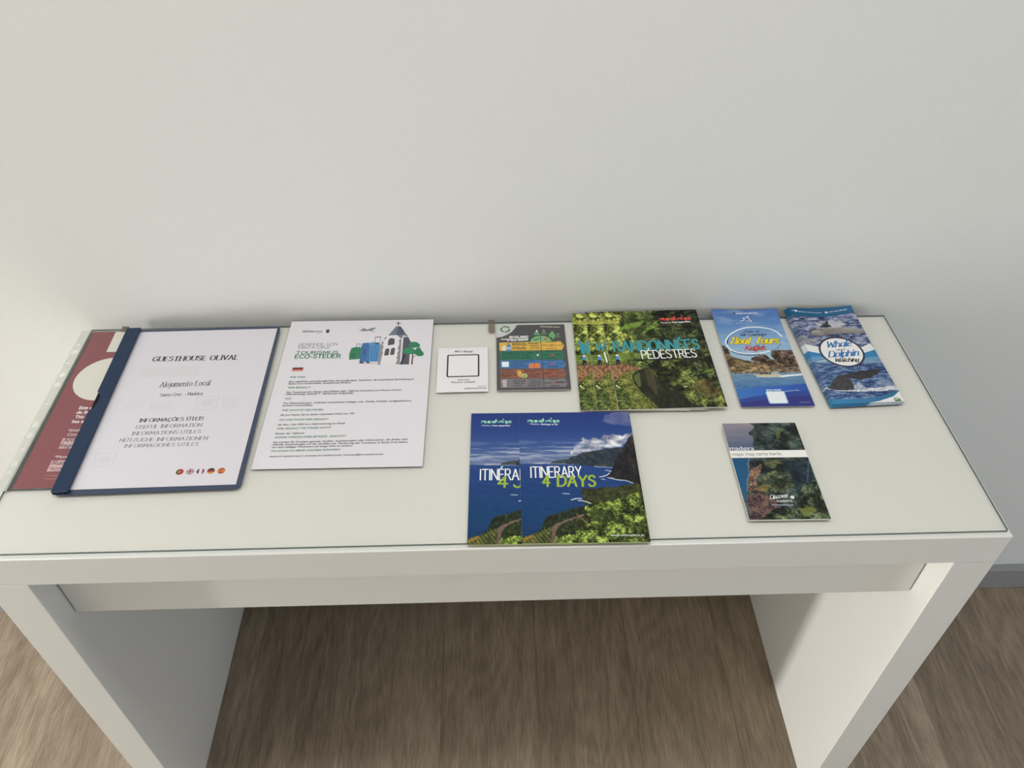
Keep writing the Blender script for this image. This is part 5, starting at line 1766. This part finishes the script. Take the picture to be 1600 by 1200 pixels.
# ------------------------------------------------------------------ whale flyers
wl, wa, ww, wh = frame_loc('whale4', GZ + .0002)
A = SH('whale4')
sh = Sheet(ww, wh, curl(ww, wh, 3.2, .45), gloss=.22)
sh.slab(mat('flyer_paper', (86, 122, 152), 0.45), .28)
sh.photo(paint_whale)
ov = np.array(A['oval']).reshape(-1, 2)
ocx, ocy = (ov[0, 0] + ov[1, 0]) / 2, (ov[2, 1] + ov[3, 1]) / 2
orx, ory = (ov[1, 0] - ov[0, 0]) / 2, (ov[2, 1] - ov[3, 1]) / 2
sh.ellipse(ocx, ocy, orx, ory, (44, 48, 66), 64)
sh.ellipse(ocx, ocy, orx - 2.9, ory - 3.2, (232, 230, 230), 64)
for t in A['texts']:
    sh.text(*t)
ic = np.array(A['icons']).reshape(-1, 2)
sh.line((ic[0, 0] - 1.5, ic[0, 1] + .6, ic[0, 0], ic[0, 1] - .6, ic[0, 0] + 2, ic[0, 1] + .4), 1.3, 'pale'); sh.ellipse(ic[1, 0], ic[1, 1], 2.2, 2.4, 'white'); sh.text('f', ic[1, 0] - .4, ic[1, 1] - 1.2, ic[1, 0] + .5, ic[1, 1] - 1.2, 2.3, 'bold', (40, 100, 145))
sh.ellipse(A['phone'][0], A['phone'][1], 2.4, 2.4, 'pale')
lg = A['logo']
sh.poly(lg[12:20] + lg[0:2], (40, 42, 52)); sh.line(lg[:4] + lg[10:14], 1.0, (40, 42, 52)); sh.line(lg[4:12], .8, (40, 42, 52))
bx_, by_ = A['badge']
sh.ellipse(bx_, by_, 4.6, 3.6, (120, 150, 120)); sh.poly((bx_ - 4, by_ - 2.2, bx_ + 4, by_ - 1.6, bx_ + 5, by_ - 4, bx_ - 4.6, by_ - 4.2), (70, 110, 72)); sh.poly((bx_ - 2.6, by_ + .4, bx_ + 2.6, by_ + .6, bx_ + 2.2, by_ + 2, bx_ - 2, by_ + 1.8), (226, 232, 226))
wb = wa
proto = None
WL = [('whale watching flyer at the very bottom of the stack', -4.0, -3.2, .014), ('second whale watching flyer from the bottom of the stack', -3.0, -2.3, .010), ('whale watching flyer just beneath the topmost one of the stack', -1.5, -1.0, .005), ('topmost whale watching flyer of the stack, its oval title fully showing', 0, 0, 0)]
for k, (lab, du, dv, da) in enumerate(WL):
    if proto is None:
        e = empty('whale_flyer', (0, 0, 0), 0, lab, 'flyer', 'stacked whale watching flyers')
        sh.build('printed_flyer', e, z0=.0009)
        s2 = Sheet(ww, wh, curl(ww, wh, 3.2, .45))
        s2.slab(M_PAPER, .12, inset=.5)
        s2.build('inner_fold', e, z0=.00048)
        s3 = Sheet(ww, wh, curl(ww, wh, 3.2, .45))
        s3.slab(mat('flyer_back', (70, 128, 168), 0.35), .12, inset=.1)
        s3.build('back_fold', e, z0=.00020)
        proto = e
    else:
        e = proto.copy()
        COL.objects.link(e)
        for ch in list(proto.children):
            c = ch.copy()
            COL.objects.link(c)
            c.parent = e
        tag(e, lab)
    e.location = (wl[0] + du * MM, wl[1] + dv * MM, wl[2] + k * .00096)
    e.rotation_euler = (0, 0, wb + da)

# ------------------------------------------------------------------ folded map
loc, ang, w, h = frame_loc('map', GZ + .0002)
mp_ = empty('folded_map', loc, ang, 'small folded map with cliff photo and white title band lying alone near the front', 'map')
A = SH('map')
sh = Sheet(w, h, gloss=.3)
sh.slab(M_PAPER, .2)
sh.photo(paint_cliffs)
sh.poly(A['band'], (234, 232, 228))
for t in A['texts']:
    sh.text(*t)
fx_, fy_ = A['flower']
for k in range(5):
    a0 = math.radians(90 + 72 * k)
    sh.ellipse(fx_ + 1.4 * math.cos(a0), fy_ + 1.4 * math.sin(a0), 1.1, 1.1, 'white', 12)
sh.build('printed_cover', mp_, z0=.0030)
mb = MB()
for k in range(5):
    mb.box(.0002 + .0002 * (k % 2), w * MM - .0004 * (k % 3), .0003, h * MM - .0005, .0001 + k * .00054, .0001 + k * .00054 + .0005)
mb.build('folded_sheets', M_PAGES, mp_)
